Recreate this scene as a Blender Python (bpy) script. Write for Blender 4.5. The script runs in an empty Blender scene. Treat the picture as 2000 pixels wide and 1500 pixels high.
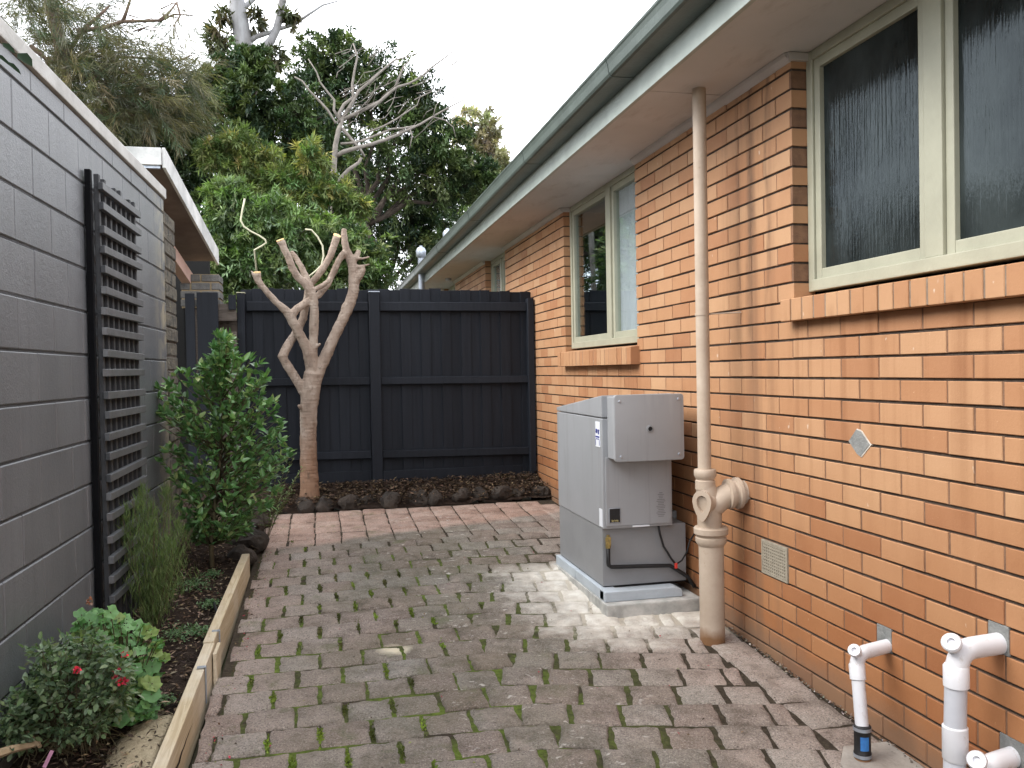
import bpy, bmesh, math, random
import numpy as np
from mathutils import Vector, Matrix, noise as mnoise

S = bpy.context.scene
COL = S.collection
R = math.radians
random.seed(7)
rng = np.random.default_rng(11)

# ------------------------------------------------------------------ camera, world, sun, exposure
FPX = 1654.7
YAW, PITCH, ROLL = R(12.778), R(0.9505), R(-1.058)
fw = Vector((math.sin(YAW) * math.cos(PITCH), math.cos(YAW) * math.cos(PITCH), -math.sin(PITCH)))
r0 = Vector((math.cos(YAW), -math.sin(YAW), 0))
u0 = r0.cross(fw)
cr, sr = math.cos(ROLL), math.sin(ROLL)
CR = cr * r0 + sr * u0
CU = -sr * r0 + cr * u0
cam = bpy.data.cameras.new('camera')
cam.sensor_width = 36.0
cam.lens = FPX / 2000 * 36.0
cam.clip_start = 0.05
cam.clip_end = 2000
camo = bpy.data.objects.new('camera', cam)
COL.objects.link(camo)
camo.matrix_world = Matrix(((CR.x, CU.x, -fw.x, 0), (CR.y, CU.y, -fw.y, 0), (CR.z, CU.z, -fw.z, 0), (0, 0, 0, 1)))
S.camera = camo

SUN_EL, SUN_AZ = R(42), R(268)          # azimuth clockwise from +Y
world = bpy.data.worlds.new('World')
S.world = world
world.use_nodes = True
wn = world.node_tree
wn.nodes.clear()
w_out = wn.nodes.new('ShaderNodeOutputWorld')
w_bg = wn.nodes.new('ShaderNodeBackground')
w_sky = wn.nodes.new('ShaderNodeTexSky')
w_sky.sky_type = 'NISHITA'
w_sky.sun_disc = False
w_sky.sun_elevation = SUN_EL
w_sky.sun_rotation = SUN_AZ
w_mix = wn.nodes.new('ShaderNodeMixRGB')
w_mix.inputs[0].default_value = 0.9
w_tc = wn.nodes.new('ShaderNodeTexCoord')
w_noise = wn.nodes.new('ShaderNodeTexNoise')
w_noise.inputs['Scale'].default_value = 1.6
w_noise.inputs['Detail'].default_value = 5
w_ramp = wn.nodes.new('ShaderNodeValToRGB')
w_ramp.color_ramp.elements[0].position = 0.3
w_ramp.color_ramp.elements[0].color = (6.6, 6.8, 7.2, 1)
w_ramp.color_ramp.elements[1].position = 0.75
w_ramp.color_ramp.elements[1].color = (9.8, 9.9, 10.2, 1)
wn.links.new(w_tc.outputs['Generated'], w_noise.inputs['Vector'])
wn.links.new(w_noise.outputs['Fac'], w_ramp.inputs['Fac'])
wn.links.new(w_sky.outputs['Color'], w_mix.inputs[1])
wn.links.new(w_ramp.outputs['Color'], w_mix.inputs[2])
wn.links.new(w_mix.outputs['Color'], w_bg.inputs['Color'])
w_bg.inputs['Strength'].default_value = 0.13
wn.links.new(w_bg.outputs['Background'], w_out.inputs['Surface'])

sun = bpy.data.lights.new('sun', 'SUN')
sun.energy = 1.3
sun.angle = R(35)
sun.color = (1.0, 0.96, 0.9)
suno = bpy.data.objects.new('sun', sun)
COL.objects.link(suno)
sd = Vector((math.sin(SUN_AZ) * math.cos(SUN_EL), math.cos(SUN_AZ) * math.cos(SUN_EL), math.sin(SUN_EL)))
suno.rotation_euler = (-sd).to_track_quat('-Z', 'Y').to_euler()
suno.location = sd * 30

S.view_settings.view_transform = 'Standard'
S.view_settings.look = 'None'
S.view_settings.gamma = 1
S.view_settings.use_curve_mapping = False
S.view_settings.exposure = 1.58
S.render.engine = 'CYCLES'
S.cycles.max_bounces = 7
S.cycles.diffuse_bounces = 4
S.cycles.transparent_max_bounces = 10
S.cycles.use_denoising = True

# ------------------------------------------------------------------ helpers
def at(px, py, Y):
    """point at world distance Y seen in the photograph's direction (px, py)"""
    d = fw + CR * ((px - 1000) / FPX) - CU * ((py - 750) / FPX)
    return d * (Y / d.y)

def mpp(Y, px=600):
    """metres per photo pixel near distance Y"""
    p = at(px, 740, Y)
    return p.dot(fw) / FPX

def G(Y):
    return -1.579 + 0.05 * Y

def terrain(Y):
    return G(min(max(Y, -8), 11)) - 0.10

WORLD = {}

def setp(o, label=None, cat=None, group=None, kind=None):
    if label: o['label'] = label
    if cat: o['category'] = cat
    if group: o['group'] = group
    if kind: o['kind'] = kind
    return o

def thing(name, label, cat, loc=(0, 0, 0), group=None):
    o = bpy.data.objects.new(name, None)
    o.empty_display_size = 0.1
    COL.objects.link(o)
    o.location = loc
    WORLD[o] = Vector(loc)
    setp(o, label, cat, group)
    return o

def off(parent):
    return WORLD.get(parent, Vector((0, 0, 0))) if parent else Vector((0, 0, 0))

def link(name, me, parent=None, loc=None):
    o = bpy.data.objects.new(name, me)
    COL.objects.link(o)
    if parent:
        o.parent = parent
    WORLD[o] = off(parent)
    if loc is not None:
        o.location = Vector(loc) - off(parent)
    return o

class MB:
    def __init__(s):
        s.V, s.F, s.M = [], [], []
    def add(s, vs, fs, m=0):
        b = len(s.V)
        s.V += [tuple(v) for v in vs]
        s.F += [tuple(b + i for i in f) for f in fs]
        s.M += [m] * len(fs)
        return s
    def box(s, x0, x1, y0, y1, z0, z1, m=0, rot=None):
        c = Vector(((x0 + x1) / 2, (y0 + y1) / 2, (z0 + z1) / 2))
        vs = [Vector((x, y, z)) for x in (x0, x1) for y in (y0, y1) for z in (z0, z1)]
        if rot is not None:
            vs = [c + rot @ (v - c) for v in vs]
        return s.add(vs, [(0, 1, 3, 2), (4, 6, 7, 5), (0, 4, 5, 1), (2, 3, 7, 6), (0, 2, 6, 4), (1, 5, 7, 3)], m)
    def prism_y(s, prof, y0, y1, m=0):
        n = len(prof)
        vs = [(x, y0, z) for x, z in prof] + [(x, y1, z) for x, z in prof]
        fs = [(i, (i + 1) % n, n + (i + 1) % n, n + i) for i in range(n)]
        fs += [tuple(range(n - 1, -1, -1)), tuple(range(n, 2 * n))]
        return s.add(vs, fs, m)
    def tube(s, pts, rad, n=10, caps=True, m=0):
        pts = [Vector(p) for p in pts]
        k = len(pts)
        rad = list(rad) if hasattr(rad, '__len__') else [rad] * k
        vs, fs = [], []
        up = None
        for i, p in enumerate(pts):
            t = (pts[min(i + 1, k - 1)] - pts[max(i - 1, 0)])
            if t.length < 1e-9: t = Vector((0, 0, 1))
            t.normalize()
            if up is None:
                up = t.orthogonal().normalized()
            else:
                up = (up - t * up.dot(t))
                up = up.normalized() if up.length > 1e-6 else t.orthogonal().normalized()
            w = t.cross(up)
            for j in range(n):
                a = 2 * math.pi * j / n
                vs.append(p + (up * math.cos(a) + w * math.sin(a)) * rad[i])
        for i in range(k - 1):
            for j in range(n):
                fs.append((i * n + j, i * n + (j + 1) % n, (i + 1) * n + (j + 1) % n, (i + 1) * n + j))
        if caps:
            fs.append(tuple(range(n - 1, -1, -1)))
            fs.append(tuple((k - 1) * n + j for j in range(n)))
        return s.add(vs, fs, m)
    def lathe(s, prof, base, axis, n=20, m=0):
        """prof: list of (r, t) along axis from base"""
        axis = Vector(axis).normalized()
        u = axis.orthogonal().normalized()
        w = axis.cross(u)
        base = Vector(base)
        vs, fs = [], []
        k = len(prof)
        for r, t in prof:
            for j in range(n):
                a = 2 * math.pi * j / n
                vs.append(base + axis * t + (u * math.cos(a) + w * math.sin(a)) * max(r, 1e-4))
        for i in range(k - 1):
            for j in range(n):
                fs.append((i * n + j, i * n + (j + 1) % n, (i + 1) * n + (j + 1) % n, (i + 1) * n + j))
        fs.append(tuple(range(n - 1, -1, -1)))
        fs.append(tuple((k - 1) * n + j for j in range(n)))
        return s.add(vs, fs, m)
    def mesh(s, name, mats, o=Vector((0, 0, 0)), bevel=0.0, seg=2, smooth=False, fix=True):
        me = bpy.data.meshes.new(name)
        me.from_pydata([(v[0] - o.x, v[1] - o.y, v[2] - o.z) for v in s.V], [], s.F)
        if not isinstance(mats, (list, tuple)): mats = [mats]
        for m in mats: me.materials.append(m)
        for p, m in zip(me.polygons, s.M): p.material_index = m
        if fix or bevel:
            bm = bmesh.new(); bm.from_mesh(me)
            if bevel:
                bmesh.ops.bevel(bm, geom=list(bm.edges), offset=bevel, segments=seg, affect='EDGES', profile=0.6)
            bmesh.ops.recalc_face_normals(bm, faces=bm.faces)
            bm.to_mesh(me); bm.free()
        if smooth:
            for p in me.polygons: p.use_smooth = True
            if smooth == 'auto':
                me.set_sharp_from_angle(angle=R(35))
        me.update()
        return me
    def build(s, name, mats, parent=None, **k):
        return link(name, s.mesh(name, mats, off(parent), **k), parent)

def np_mesh(name, V, F, mat, cols=None, smooth=False):
    """V (n,3), F (m,k) with constant k"""
    me = bpy.data.meshes.new(name)
    V = np.asarray(V, dtype=np.float32); F = np.asarray(F, dtype=np.int32)
    m, k = F.shape
    me.vertices.add(len(V)); me.vertices.foreach_set('co', V.ravel())
    me.loops.add(m * k); me.loops.foreach_set('vertex_index', F.ravel())
    me.polygons.add(m)
    me.polygons.foreach_set('loop_start', np.arange(0, m * k, k, dtype=np.int32))
    me.polygons.foreach_set('loop_total', np.full(m, k, dtype=np.int32))
    if smooth: me.polygons.foreach_set('use_smooth', np.ones(m, dtype=bool))
    if cols is not None:
        a = me.color_attributes.new('tint', 'FLOAT_COLOR', 'POINT')
        c = np.ones((len(V), 4), dtype=np.float32); c[:, :3] = cols
        a.data.foreach_set('color', c.ravel())
    me.update(calc_edges=True)
    me.materials.append(mat)
    return me

def unit(a):
    return a / (np.linalg.norm(a, axis=1, keepdims=True) + 1e-9)

def leaf_geo(P, D, N, L, W, fold=0.15, oval=False):
    P = np.asarray(P); D = unit(np.asarray(D))
    Sd = unit(np.cross(D, N)); Nn = np.cross(Sd, D)
    n = len(P)
    L = np.broadcast_to(np.asarray(L, dtype=float), (n,))[:, None]
    W = np.broadcast_to(np.asarray(W, dtype=float), (n,))[:, None]
    if not oval:
        V = np.stack([P, P + D * L * .42 - Sd * W * .5 + Nn * W * fold, P + D * L, P + D * L * .42 + Sd * W * .5 + Nn * W * fold], 1)
        b = np.arange(n)[:, None] * 4
        F = np.concatenate([b + np.array([[0, 1, 2]]), b + np.array([[0, 2, 3]])], 0)
        return V.reshape(-1, 3), F, 4
    dr = -Nn * L * 0.10
    V = np.stack([P, P + D * L * .3 - Sd * W * .5 + Nn * W * fold, P + D * L * .72 - Sd * W * .36 + Nn * W * fold + dr * .4, P + D * L + dr,
                  P + D * L * .72 + Sd * W * .36 + Nn * W * fold + dr * .4, P + D * L * .3 + Sd * W * .5 + Nn * W * fold], 1)
    b = np.arange(n)[:, None] * 6
    F = np.concatenate([b + np.array([[0, 1, 2, 3]]), b + np.array([[0, 3, 4, 5]])], 0)
    return V.reshape(-1, 3), F, 6

def rdir(n, up=0.0, out=None, w=0.0):
    d = rng.normal(size=(n, 3)); d = unit(d)
    if out is not None: d = d + out * w
    d[:, 2] += up
    return unit(d)

# ------------------------------------------------------------------ materials
class NT:
    def __init__(s, name):
        s.mat = bpy.data.materials.new(name); s.mat.use_nodes = True
        s.t = s.mat.node_tree
        s.b = s.t.nodes['Principled BSDF']
        s.out = s.t.nodes['Material Output']
    def n(s, typ, **k):
        nd = s.t.nodes.new('ShaderNode' + typ)
        for a, v in k.items():
            if a.startswith('i_'):
                nd.inputs[a[2:].replace('_', ' ')].default_value = v
            else:
                setattr(nd, a, v)
        return nd
    def l(s, a, b):
        s.t.links.new(a, b)
    def pos(s):
        return s.n('NewGeometry').outputs['Position']
    def objc(s):
        return s.n('TexCoord').outputs['Object']
    def noise(s, scale, vec=None, detail=4, rough=0.55, dist=0.0):
        nd = s.n('TexNoise'); nd.inputs['Scale'].default_value = scale; nd.inputs['Detail'].default_value = detail
        nd.inputs['Roughness'].default_value = rough; nd.inputs['Distortion'].default_value = dist
        s.l(vec if vec is not None else s.pos(), nd.inputs['Vector'])
        return nd.outputs['Fac']
    def ramp(s, fac, stops):
        nd = s.n('ValToRGB'); cr_ = nd.color_ramp
        while len(cr_.elements) < len(stops): cr_.elements.new(0.5)
        for e, (p, c) in zip(cr_.elements, stops):
            e.position = p
            e.color = (c, c, c, 1) if isinstance(c, (int, float)) else (*c, 1)
        s.l(fac, nd.inputs['Fac'])
        return nd.outputs['Color']
    def mix(s, fac, a, b, mode='MIX'):
        nd = s.n('MixRGB', blend_type=mode)
        for i, v in ((0, fac), (1, a), (2, b)):
            if isinstance(v, (int, float)): nd.inputs[i].default_value = v if i == 0 else (v, v, v, 1)
            elif isinstance(v, tuple): nd.inputs[i].default_value = (*v, 1)
            else: s.l(v, nd.inputs[i])
        return nd.outputs['Color']
    def math(s, op, a, b=None, c=None, clamp=False):
        nd = s.n('Math', operation=op); nd.use_clamp = clamp
        for i, v in enumerate((a, b, c)):
            if v is None: continue
            if isinstance(v, (int, float)): nd.inputs[i].default_value = v
            else: s.l(v, nd.inputs[i])
        return nd.outputs[0]
    def mapr(s, v, a, b, c=0, d=1):
        nd = s.n('MapRange'); nd.inputs[1].default_value = a; nd.inputs[2].default_value = b
        nd.inputs[3].default_value = c; nd.inputs[4].default_value = d
        s.l(v, nd.inputs[0]); return nd.outputs[0]
    def sep(s, v):
        nd = s.n('SeparateXYZ'); s.l(v, nd.inputs[0]); return nd.outputs
    def scaled(s, vec, sc):
        nd = s.n('Mapping'); nd.inputs['Scale'].default_value = sc; s.l(vec, nd.inputs['Vector']); return nd.outputs['Vector']
    def bump(s, h, strength=0.3, dist=0.01):
        nd = s.n('Bump'); nd.inputs['Strength'].default_value = strength; nd.inputs['Distance'].default_value = dist
        s.l(h, nd.inputs['Height']); s.l(nd.outputs['Normal'], s.b.inputs['Normal']); return nd
    def fin(s, col=None, rough=0.6, spec=0.4, metal=0.0):
        if col is not None:
            if isinstance(col, tuple): s.b.inputs['Base Color'].default_value = (*col, 1)
            else: s.l(col, s.b.inputs['Base Color'])
        if isinstance(rough, (int, float)): s.b.inputs['Roughness'].default_value = rough
        else: s.l(rough, s.b.inputs['Roughness'])
        s.b.inputs['Specular IOR Level'].default_value = spec
        s.b.inputs['Metallic'].default_value = metal
        return s.mat
    def rnd(s):
        a = s.n('ObjectInfo').outputs['Random']
        b = s.n('NewGeometry').outputs['Random Per Island']
        return s.math('FRACT', s.math('ADD', a, b))

def simple(name, c1, c2=None, scale=8, rough=0.6, bump=0.0, bscale=60, spec=0.4, metal=0.0, stretch=None, dist=0.01):
    m = NT(name)
    vec = m.pos()
    if stretch: vec = m.scaled(vec, stretch)
    if c2 is None: c2 = tuple(x * 0.8 for x in c1)
    f = m.noise(scale, vec, 6, 0.6)
    col = m.ramp(f, [(0.32, c2), (0.68, c1)])
    if bump:
        m.bump(m.noise(bscale, vec, 5, 0.6), bump, dist)
    return m.fin(col, rough, spec, metal)

def mat_brick():
    m = NT('cream orange pressed brick')
    r = m.rnd()
    col = m.ramp(r, [(0.0, (.315, .138, .066)), (0.12, (.365, .172, .082)), (0.3, (.405, .210, .105)), (0.55, (.430, .235, .122)), (0.8, (.455, .258, .140)), (1.0, (.490, .300, .168))])
    p = m.pos()
    f = m.noise(5, p, 6, 0.65)
    col = m.mix(0.35, col, m.ramp(f, [(0.3, (.345, .172, .085)), (0.7, (.455, .255, .136))]), 'MIX')
    f2 = m.noise(140, p, 3, 0.7)
    col = m.mix(m.ramp(f2, [(0.62, 0.0), (0.75, 0.22)]), col, (.22, .10, .05))
    # soot and wear blotches, chipped arrises
    so = m.noise(1.3, m.scaled(p, (1, 1, .7)), 6, .7)
    col = m.mix(m.ramp(so, [(.52, 0.0), (.72, .35)]), col, m.mix(1.0, col, (.62, .52, .44), 'MULTIPLY'))
    ch = m.noise(48, p, 5, .75)
    col = m.mix(m.ramp(ch, [(.66, 0.0), (.71, .5)]), col, (.62, .40, .25))
    # lime specks and splashes
    f3 = m.noise(26, m.scaled(p, (1, 1, .5)), 3, 0.5)
    col = m.mix(m.ramp(f3, [(0.725, 0.0), (0.745, 0.6)]), col, (.62, .52, .42))
    # darker, more orange courses towards the foot of the wall
    z = m.sep(p)[2]
    foot_tone = m.mapr(m.math('ADD', z, m.math('MULTIPLY', m.noise(2.2, p), 0.35)), -0.95, -0.15, 1.0, 0.0)
    col = m.mix(m.math('MULTIPLY', foot_tone, 0.8), col, m.mix(1.0, col, (.80, .60, .44), 'MULTIPLY'))
    # rust and soot streaks running down the wall beside the drain stack
    y = m.sep(p)[1]
    st = m.noise(1.0, m.scaled(p, (1, 7, .18)), 4, .6)
    near = m.math('MULTIPLY', m.mapr(y, 3.35, 3.7), m.mapr(y, 4.3, 3.95))
    stf = m.math('MULTIPLY', m.ramp(st, [(0.46, 0.0), (0.66, 0.75)]), near)
    col = m.mix(stf, col, (.23, .12, .065))
    z = m.sep(p)[2]
    wob = m.math('MULTIPLY', m.math('SUBTRACT', m.noise(2.5, m.scaled(p, (1, 1, 1)), 3), .5), .10)
    for yc_, wd_, st_ in ((3.80, .055, .85), (3.64, .022, .6), (3.93, .03, .5)):
        dd_ = m.math('ABSOLUTE', m.math('SUBTRACT', m.math('ADD', y, wob), yc_))
        k_ = m.math('MULTIPLY', m.mapr(dd_, wd_, wd_ * .2, 0, st_), m.mapr(z, -.25, .55))
        col = m.mix(m.math('MULTIPLY', k_, m.mapr(m.noise(9, m.scaled(p, (1, 1, .35)), 4, .7), .3, .6)), col, (.13, .075, .045))
    # rain runs under the sills
    run = m.ramp(m.noise(1.0, m.scaled(p, (1, 11, .3)), 4, .6), [(.50, 0.0), (.68, .5)])
    u1 = m.math('MULTIPLY', m.mapr(y, 3.5, 3.4), m.math('MULTIPLY', m.mapr(z, -.9, .0), m.mapr(z, .25, .19)))
    u2 = m.math('MULTIPLY', m.math('MULTIPLY', m.mapr(y, 5.25, 5.35), m.mapr(y, 7.1, 7.0)), m.math('MULTIPLY', m.mapr(z, -.8, -.1), m.mapr(z, .07, .02)))
    col = m.mix(m.math('MULTIPLY', run, m.math('ADD', u1, u2)), col, m.mix(1.0, col, (.55, .45, .38), 'MULTIPLY'))
    # earth splash on the lowest courses
    gl_ = m.math('SUBTRACT', z, m.math('MULTIPLY', y, .05))
    spl = m.mapr(m.math('ADD', gl_, m.math('MULTIPLY', m.math('SUBTRACT', m.noise(8, p, 5, .7), .5), .22)), -1.40, -1.53)
    col = m.mix(m.math('MULTIPLY', spl, .6), col, (.17, .125, .09))
    m.bump(m.noise(90, p, 5, .7), 0.35, 0.003)
    return m.fin(col, 0.62, 0.3)

M_BRICK = mat_brick()
M_BED = simple('dark raked bed joint', (.095, .070, .052), (.045, .034, .027), 30, .95, .6, 120)
M_PERP = simple('brown perp mortar', (.23, .125, .072), (.15, .082, .05), 30, .9, .4, 120)
M_SILLMORT = simple('grey brown sill mortar', (.27, .20, .145), (.19, .14, .10), 30, .9, .4, 120)
M_CEMENT = simple('grey cement patch', (.26, .26, .25), (.16, .165, .16), 25, .9, .5, 90)
M_LIME = simple('pale cement smear', (.62, .58, .52), (.45, .41, .36), 25, .9, .4, 90)

def mat_paver():
    m = NT('weathered concrete paver')
    p = m.pos()
    xyz = m.sep(p)
    r = m.rnd()
    pink = m.ramp(r, [(0, (.33, .245, .205)), (.35, (.40, .305, .26)), (.7, (.45, .35, .30)), (1, (.52, .425, .37))])
    grey = m.ramp(r, [(0, (.140, .127, .106)), (.5, (.205, .188, .160)), (1, (.280, .260, .226))])
    # grime: heavy in the middle of the yard, light by the timber edge and by the wall
    big = m.noise(1.1, p, 4, .6)
    xg = m.math('MULTIPLY', m.mapr(xyz[0], -.75, .30), m.mapr(xyz[0], 2.05, 1.35, .45, 1.0))
    grime = m.math('ADD', m.math('MULTIPLY', xg, .75), m.math('MULTIPLY', m.math('SUBTRACT', big, .5), 1.5), clamp=True)
    grime = m.math('ADD', grime, m.math('MULTIPLY', m.math('SUBTRACT', r, .5), .45), clamp=True)
    # clean pink band by the back bed with a diagonal stain edge
    ed = m.math('SUBTRACT', xyz[1], m.math('MULTIPLY', xyz[0], .30))
    ed = m.math('ADD', ed, m.math('MULTIPLY', m.noise(3, p), .25))
    clean = m.mapr(ed, 6.50, 6.62)
    grime = m.math('MULTIPLY', grime, m.math('SUBTRACT', 1.0, m.math('MULTIPLY', clean, .92)))
    col = m.mix(grime, pink, grey)
    col = m.mix(m.math('MULTIPLY', clean, .55), col, m.ramp(r, [(0, (.46, .27, .195)), (1, (.54, .35, .265))]))
    # exposed aggregate speckle
    sp = m.noise(120, p, 4, .75)
    col = m.mix(m.ramp(sp, [(.38, .75), (.50, 0.0)]), col, (.09, .078, .07))
    sp2 = m.noise(140, m.scaled(p, (1, 1.1, 1)), 4, .75)
    col = m.mix(m.ramp(sp2, [(.53, 0.0), (.66, .7)]), col, (.62, .53, .47))
    # broad dark blotches, pale worn patches, black lichen dots
    bl = m.noise(6.5, p, 6, .72)
    col = m.mix(m.math('MULTIPLY', m.ramp(bl, [(.47, 0.0), (.66, .8)]), m.mapr(xyz[0], -.7, .2, .35, 1.0)), col, m.mix(1.0, col, (.50, .475, .45), 'MULTIPLY'))
    wp = m.noise(8, m.scaled(p, (1.1, .9, 1)), 6, .72)
    col = m.mix(m.ramp(wp, [(.52, 0.0), (.70, .5)]), col, (.42, .345, .29))
    li = m.noise(34, p, 4, .7)
    col = m.mix(m.ramp(li, [(.64, 0.0), (.72, .7)]), col, (.07, .06, .05))
    # brown green film over the middle of the yard
    fl = m.math('MULTIPLY', m.ramp(m.noise(2.1, p, 5, .65), [(.36, 0.0), (.60, .7)]), m.math('MULTIPLY', m.mapr(xyz[0], -.55, .1), m.mapr(xyz[0], 1.7, .9)))
    col = m.mix(m.math('MULTIPLY', fl, m.math('SUBTRACT', 1.0, clean)), col, m.mix(.5, col, (.115, .105, .055)))
    # green algae film in the mossy part
    gr = m.math('MULTIPLY', m.ramp(m.noise(4.5, p, 5, .65), [(.58, 0.0), (.72, .55)]), m.mapr(xyz[0], 1.3, .7))
    col = m.mix(gr, col, (.085, .105, .03))
    # cement dust and sand spilt round the heater slab
    dx = m.math('MAXIMUM', m.math('SUBTRACT', 1.50, xyz[0]), 0.0)
    dy = m.math('MAXIMUM', m.math('SUBTRACT', 4.38, xyz[1]), 0.0)
    dd = m.math('SQRT', m.math('ADD', m.math('MULTIPLY', dx, dx), m.math('MULTIPLY', m.math('MULTIPLY', dy, dy), .8)))
    back = m.mapr(xyz[1], 5.55, 5.35)
    dn = m.math('MULTIPLY', m.math('SUBTRACT', m.noise(6, p, 6, .68), .5), .85)
    dust = m.math('MULTIPLY', m.mapr(m.math('ADD', dd, dn), .50, .08), back, clamp=True)
    col = m.mix(m.math('MULTIPLY', dust, .95), col, m.ramp(m.noise(14, p), [(.35, (.64, .58, .50)), (.65, (.82, .78, .70))]))
    # one pale smear of sand in the yard
    sx = m.math('DIVIDE', m.math('SUBTRACT', xyz[0], .335), .10); sy = m.math('DIVIDE', m.math('SUBTRACT', xyz[1], 4.20), .085)
    sm = m.math('ADD', m.math('SQRT', m.math('ADD', m.math('MULTIPLY', sx, sx), m.math('MULTIPLY', sy, sy))), m.math('MULTIPLY', m.math('SUBTRACT', m.noise(20, p), .5), .9))
    col = m.mix(m.mapr(sm, 1.0, .3), col, (.72, .64, .48))
    # pale scuffs
    sc = m.noise(16, m.scaled(p, (1, 1.8, 1)), 4, .6)
    col = m.mix(m.math('MULTIPLY', m.ramp(sc, [(.63, 0.0), (.69, .85)]), m.math('MULTIPLY', m.mapr(xyz[0], .2, .7), m.mapr(xyz[0], 1.5, 1.1))), col, (.58, .54, .49))
    h = m.math('ADD', m.math('ADD', m.noise(26, p, 6, .72), m.math('MULTIPLY', m.noise(9, m.scaled(p, (1, 1.6, 1)), 5, .7), 1.2)), m.math('MULTIPLY', m.noise(170, p, 3, .6), .5))
    m.bump(h, .95, .016)
    return m.fin(col, .88, .25)

M_PAVER = mat_paver()

def mat_joint():
    m = NT('mossy joint soil')
    p = m.pos()
    xyz = m.sep(p)
    f = m.noise(5, p, 5, .65)
    moss = m.math('MULTIPLY', m.mapr(f, .36, .58), m.mapr(xyz[0], 1.6, .8), clamp=True)
    moss = m.math('MULTIPLY', moss, m.math('MULTIPLY', m.mapr(xyz[1], 6.35, 6.0), m.mapr(xyz[0], -.44, -.36)))
    moss = m.math('MULTIPLY', moss, .8)
    dark = m.ramp(m.noise(60, p), [(.3, (.035, .028, .02)), (.7, (.085, .068, .05))])
    green = m.ramp(m.noise(50, p), [(.3, (.07, .11, .016)), (.7, (.19, .26, .045))])
    m.bump(m.noise(160, p, 4, .7), 1.0, .01)
    dx = m.math('MAXIMUM', m.math('SUBTRACT', 1.50, xyz[0]), 0.0)
    dy = m.math('MAXIMUM', m.math('SUBTRACT', 4.38, xyz[1]), 0.0)
    dd = m.math('SQRT', m.math('ADD', m.math('MULTIPLY', dx, dx), m.math('MULTIPLY', m.math('MULTIPLY', dy, dy), .8)))
    dust = m.math('MULTIPLY', m.mapr(m.math('ADD', dd, m.math('MULTIPLY', m.math('SUBTRACT', m.noise(6, p, 6, .68), .5), .85)), .40, .12), m.mapr(xyz[1], 5.55, 5.35), clamp=True)
    return m.fin(m.mix(m.math('MULTIPLY', dust, .9), m.mix(moss, dark, green), (.60, .54, .45)), .95, .1)

M_JOINT = mat_joint()

def mat_block():
    m = NT('grey painted concrete block')
    p = m.pos()
    r = m.rnd()
    f = m.noise(3.2, m.scaled(p, (1, 1, .6)), 6, .65)
    col = m.ramp(f, [(.28, (.098, .104, .114)), (.72, (.152, .158, .170))])
    col = m.mix(.3, col, m.ramp(r, [(0, (.102, .108, .118)), (1, (.165, .171, .182))]))
    drip = m.noise(1, m.scaled(p, (1, 16, .7)), 4, .6)
    col = m.mix(m.ramp(drip, [(.52, 0.0), (.7, .35)]), col, (.075, .079, .086))
    drip2 = m.noise(1, m.scaled(p, (2, 11, .4)), 3, .6)
    col = m.mix(m.ramp(drip2, [(.62, 0.0), (.74, .25)]), col, (.21, .215, .22))
    zz = m.sep(p)[2]
    sp_ = m.math('MULTIPLY', m.mapr(m.math('ADD', zz, m.math('MULTIPLY', m.noise(7, p, 5), .5)), -.75, -1.05), .55)
    col = m.mix(sp_, col, (.075, .066, .055))
    pit = m.noise(75, p, 4, .7)
    col = m.mix(m.ramp(pit, [(.64, 0.0), (.70, .5)]), col, (.05, .052, .056))
    y = m.sep(p)[1]
    w = m.math('MULTIPLY', m.mapr(y, 5.75, 6.1), m.ramp(m.noise(9, p, 5), [(.42, 0.0), (.6, .7)]))
    col = m.mix(w, col, (.42, .36, .24))
    m.bump(m.math('ADD', m.noise(45, p, 6, .7), m.math('MULTIPLY', m.noise(140, p, 3, .6), .7)), .45, .006)
    return m.fin(col, .36, .95)

M_BLOCK = mat_block()
M_BLOCKMORT = simple('grey painted block mortar', (.07, .072, .078), (.045, .047, .05), 20, .7, .6, 80)
M_CAP = simple('weathered pale coping', (.56, .555, .53), (.42, .415, .39), 6, .8, .4, 60)
M_PIER = simple('rough unpainted masonry', (.20, .175, .13), (.045, .044, .042), 13, .95, 1.0, 40, dist=.03)
M_SHADESTRIP = simple('black trellis shade', (.006, .006, .007), (.004, .004, .005), 10, .85, spec=.08)  # black colour for the shade at the trellis edge
M_TRELLIS = simple('grey painted trellis slat', (.115, .118, .124), (.075, .078, .083), 14, .45, .2, 70, spec=.6)
M_TRELLISV = simple('dark trellis upright', (.045, .046, .05), (.028, .029, .032), 14, .6, .3, 70)

def mat_fence():
    m = NT('charcoal blue fence paint')
    p = m.pos()
    r = m.rnd()
    g = m.noise(1, m.scaled(p, (34, 34, 1.6)), 5, .65)
    col = m.ramp(r, [(0, (.0078, .0100, .0150)), (1, (.0140, .0175, .0250))])
    col = m.mix(.45, col, m.ramp(g, [(.3, (.0065, .0078, .0110)), (.7, (.0185, .0210, .0275))]))
    sc = m.noise(5, m.scaled(p, (1, 1, 3.5)), 6, .75)
    col = m.mix(m.ramp(sc, [(.66, 0.0), (.76, .3)]), col, (.06, .064, .072))
    m.bump(g, .5, .004)
    return m.fin(col, .6, .22)

M_FENCE = mat_fence()
M_OLDWOOD = simple('weathered grey brown plank', (.16, .135, .115), (.075, .06, .05), 6, .9, .5, 30, stretch=(2, 20, 20))
M_CUTWOOD = simple('pale sawn cut', (.78, .55, .27), (.62, .40, .17), 40, .75, .3, 90)

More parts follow.
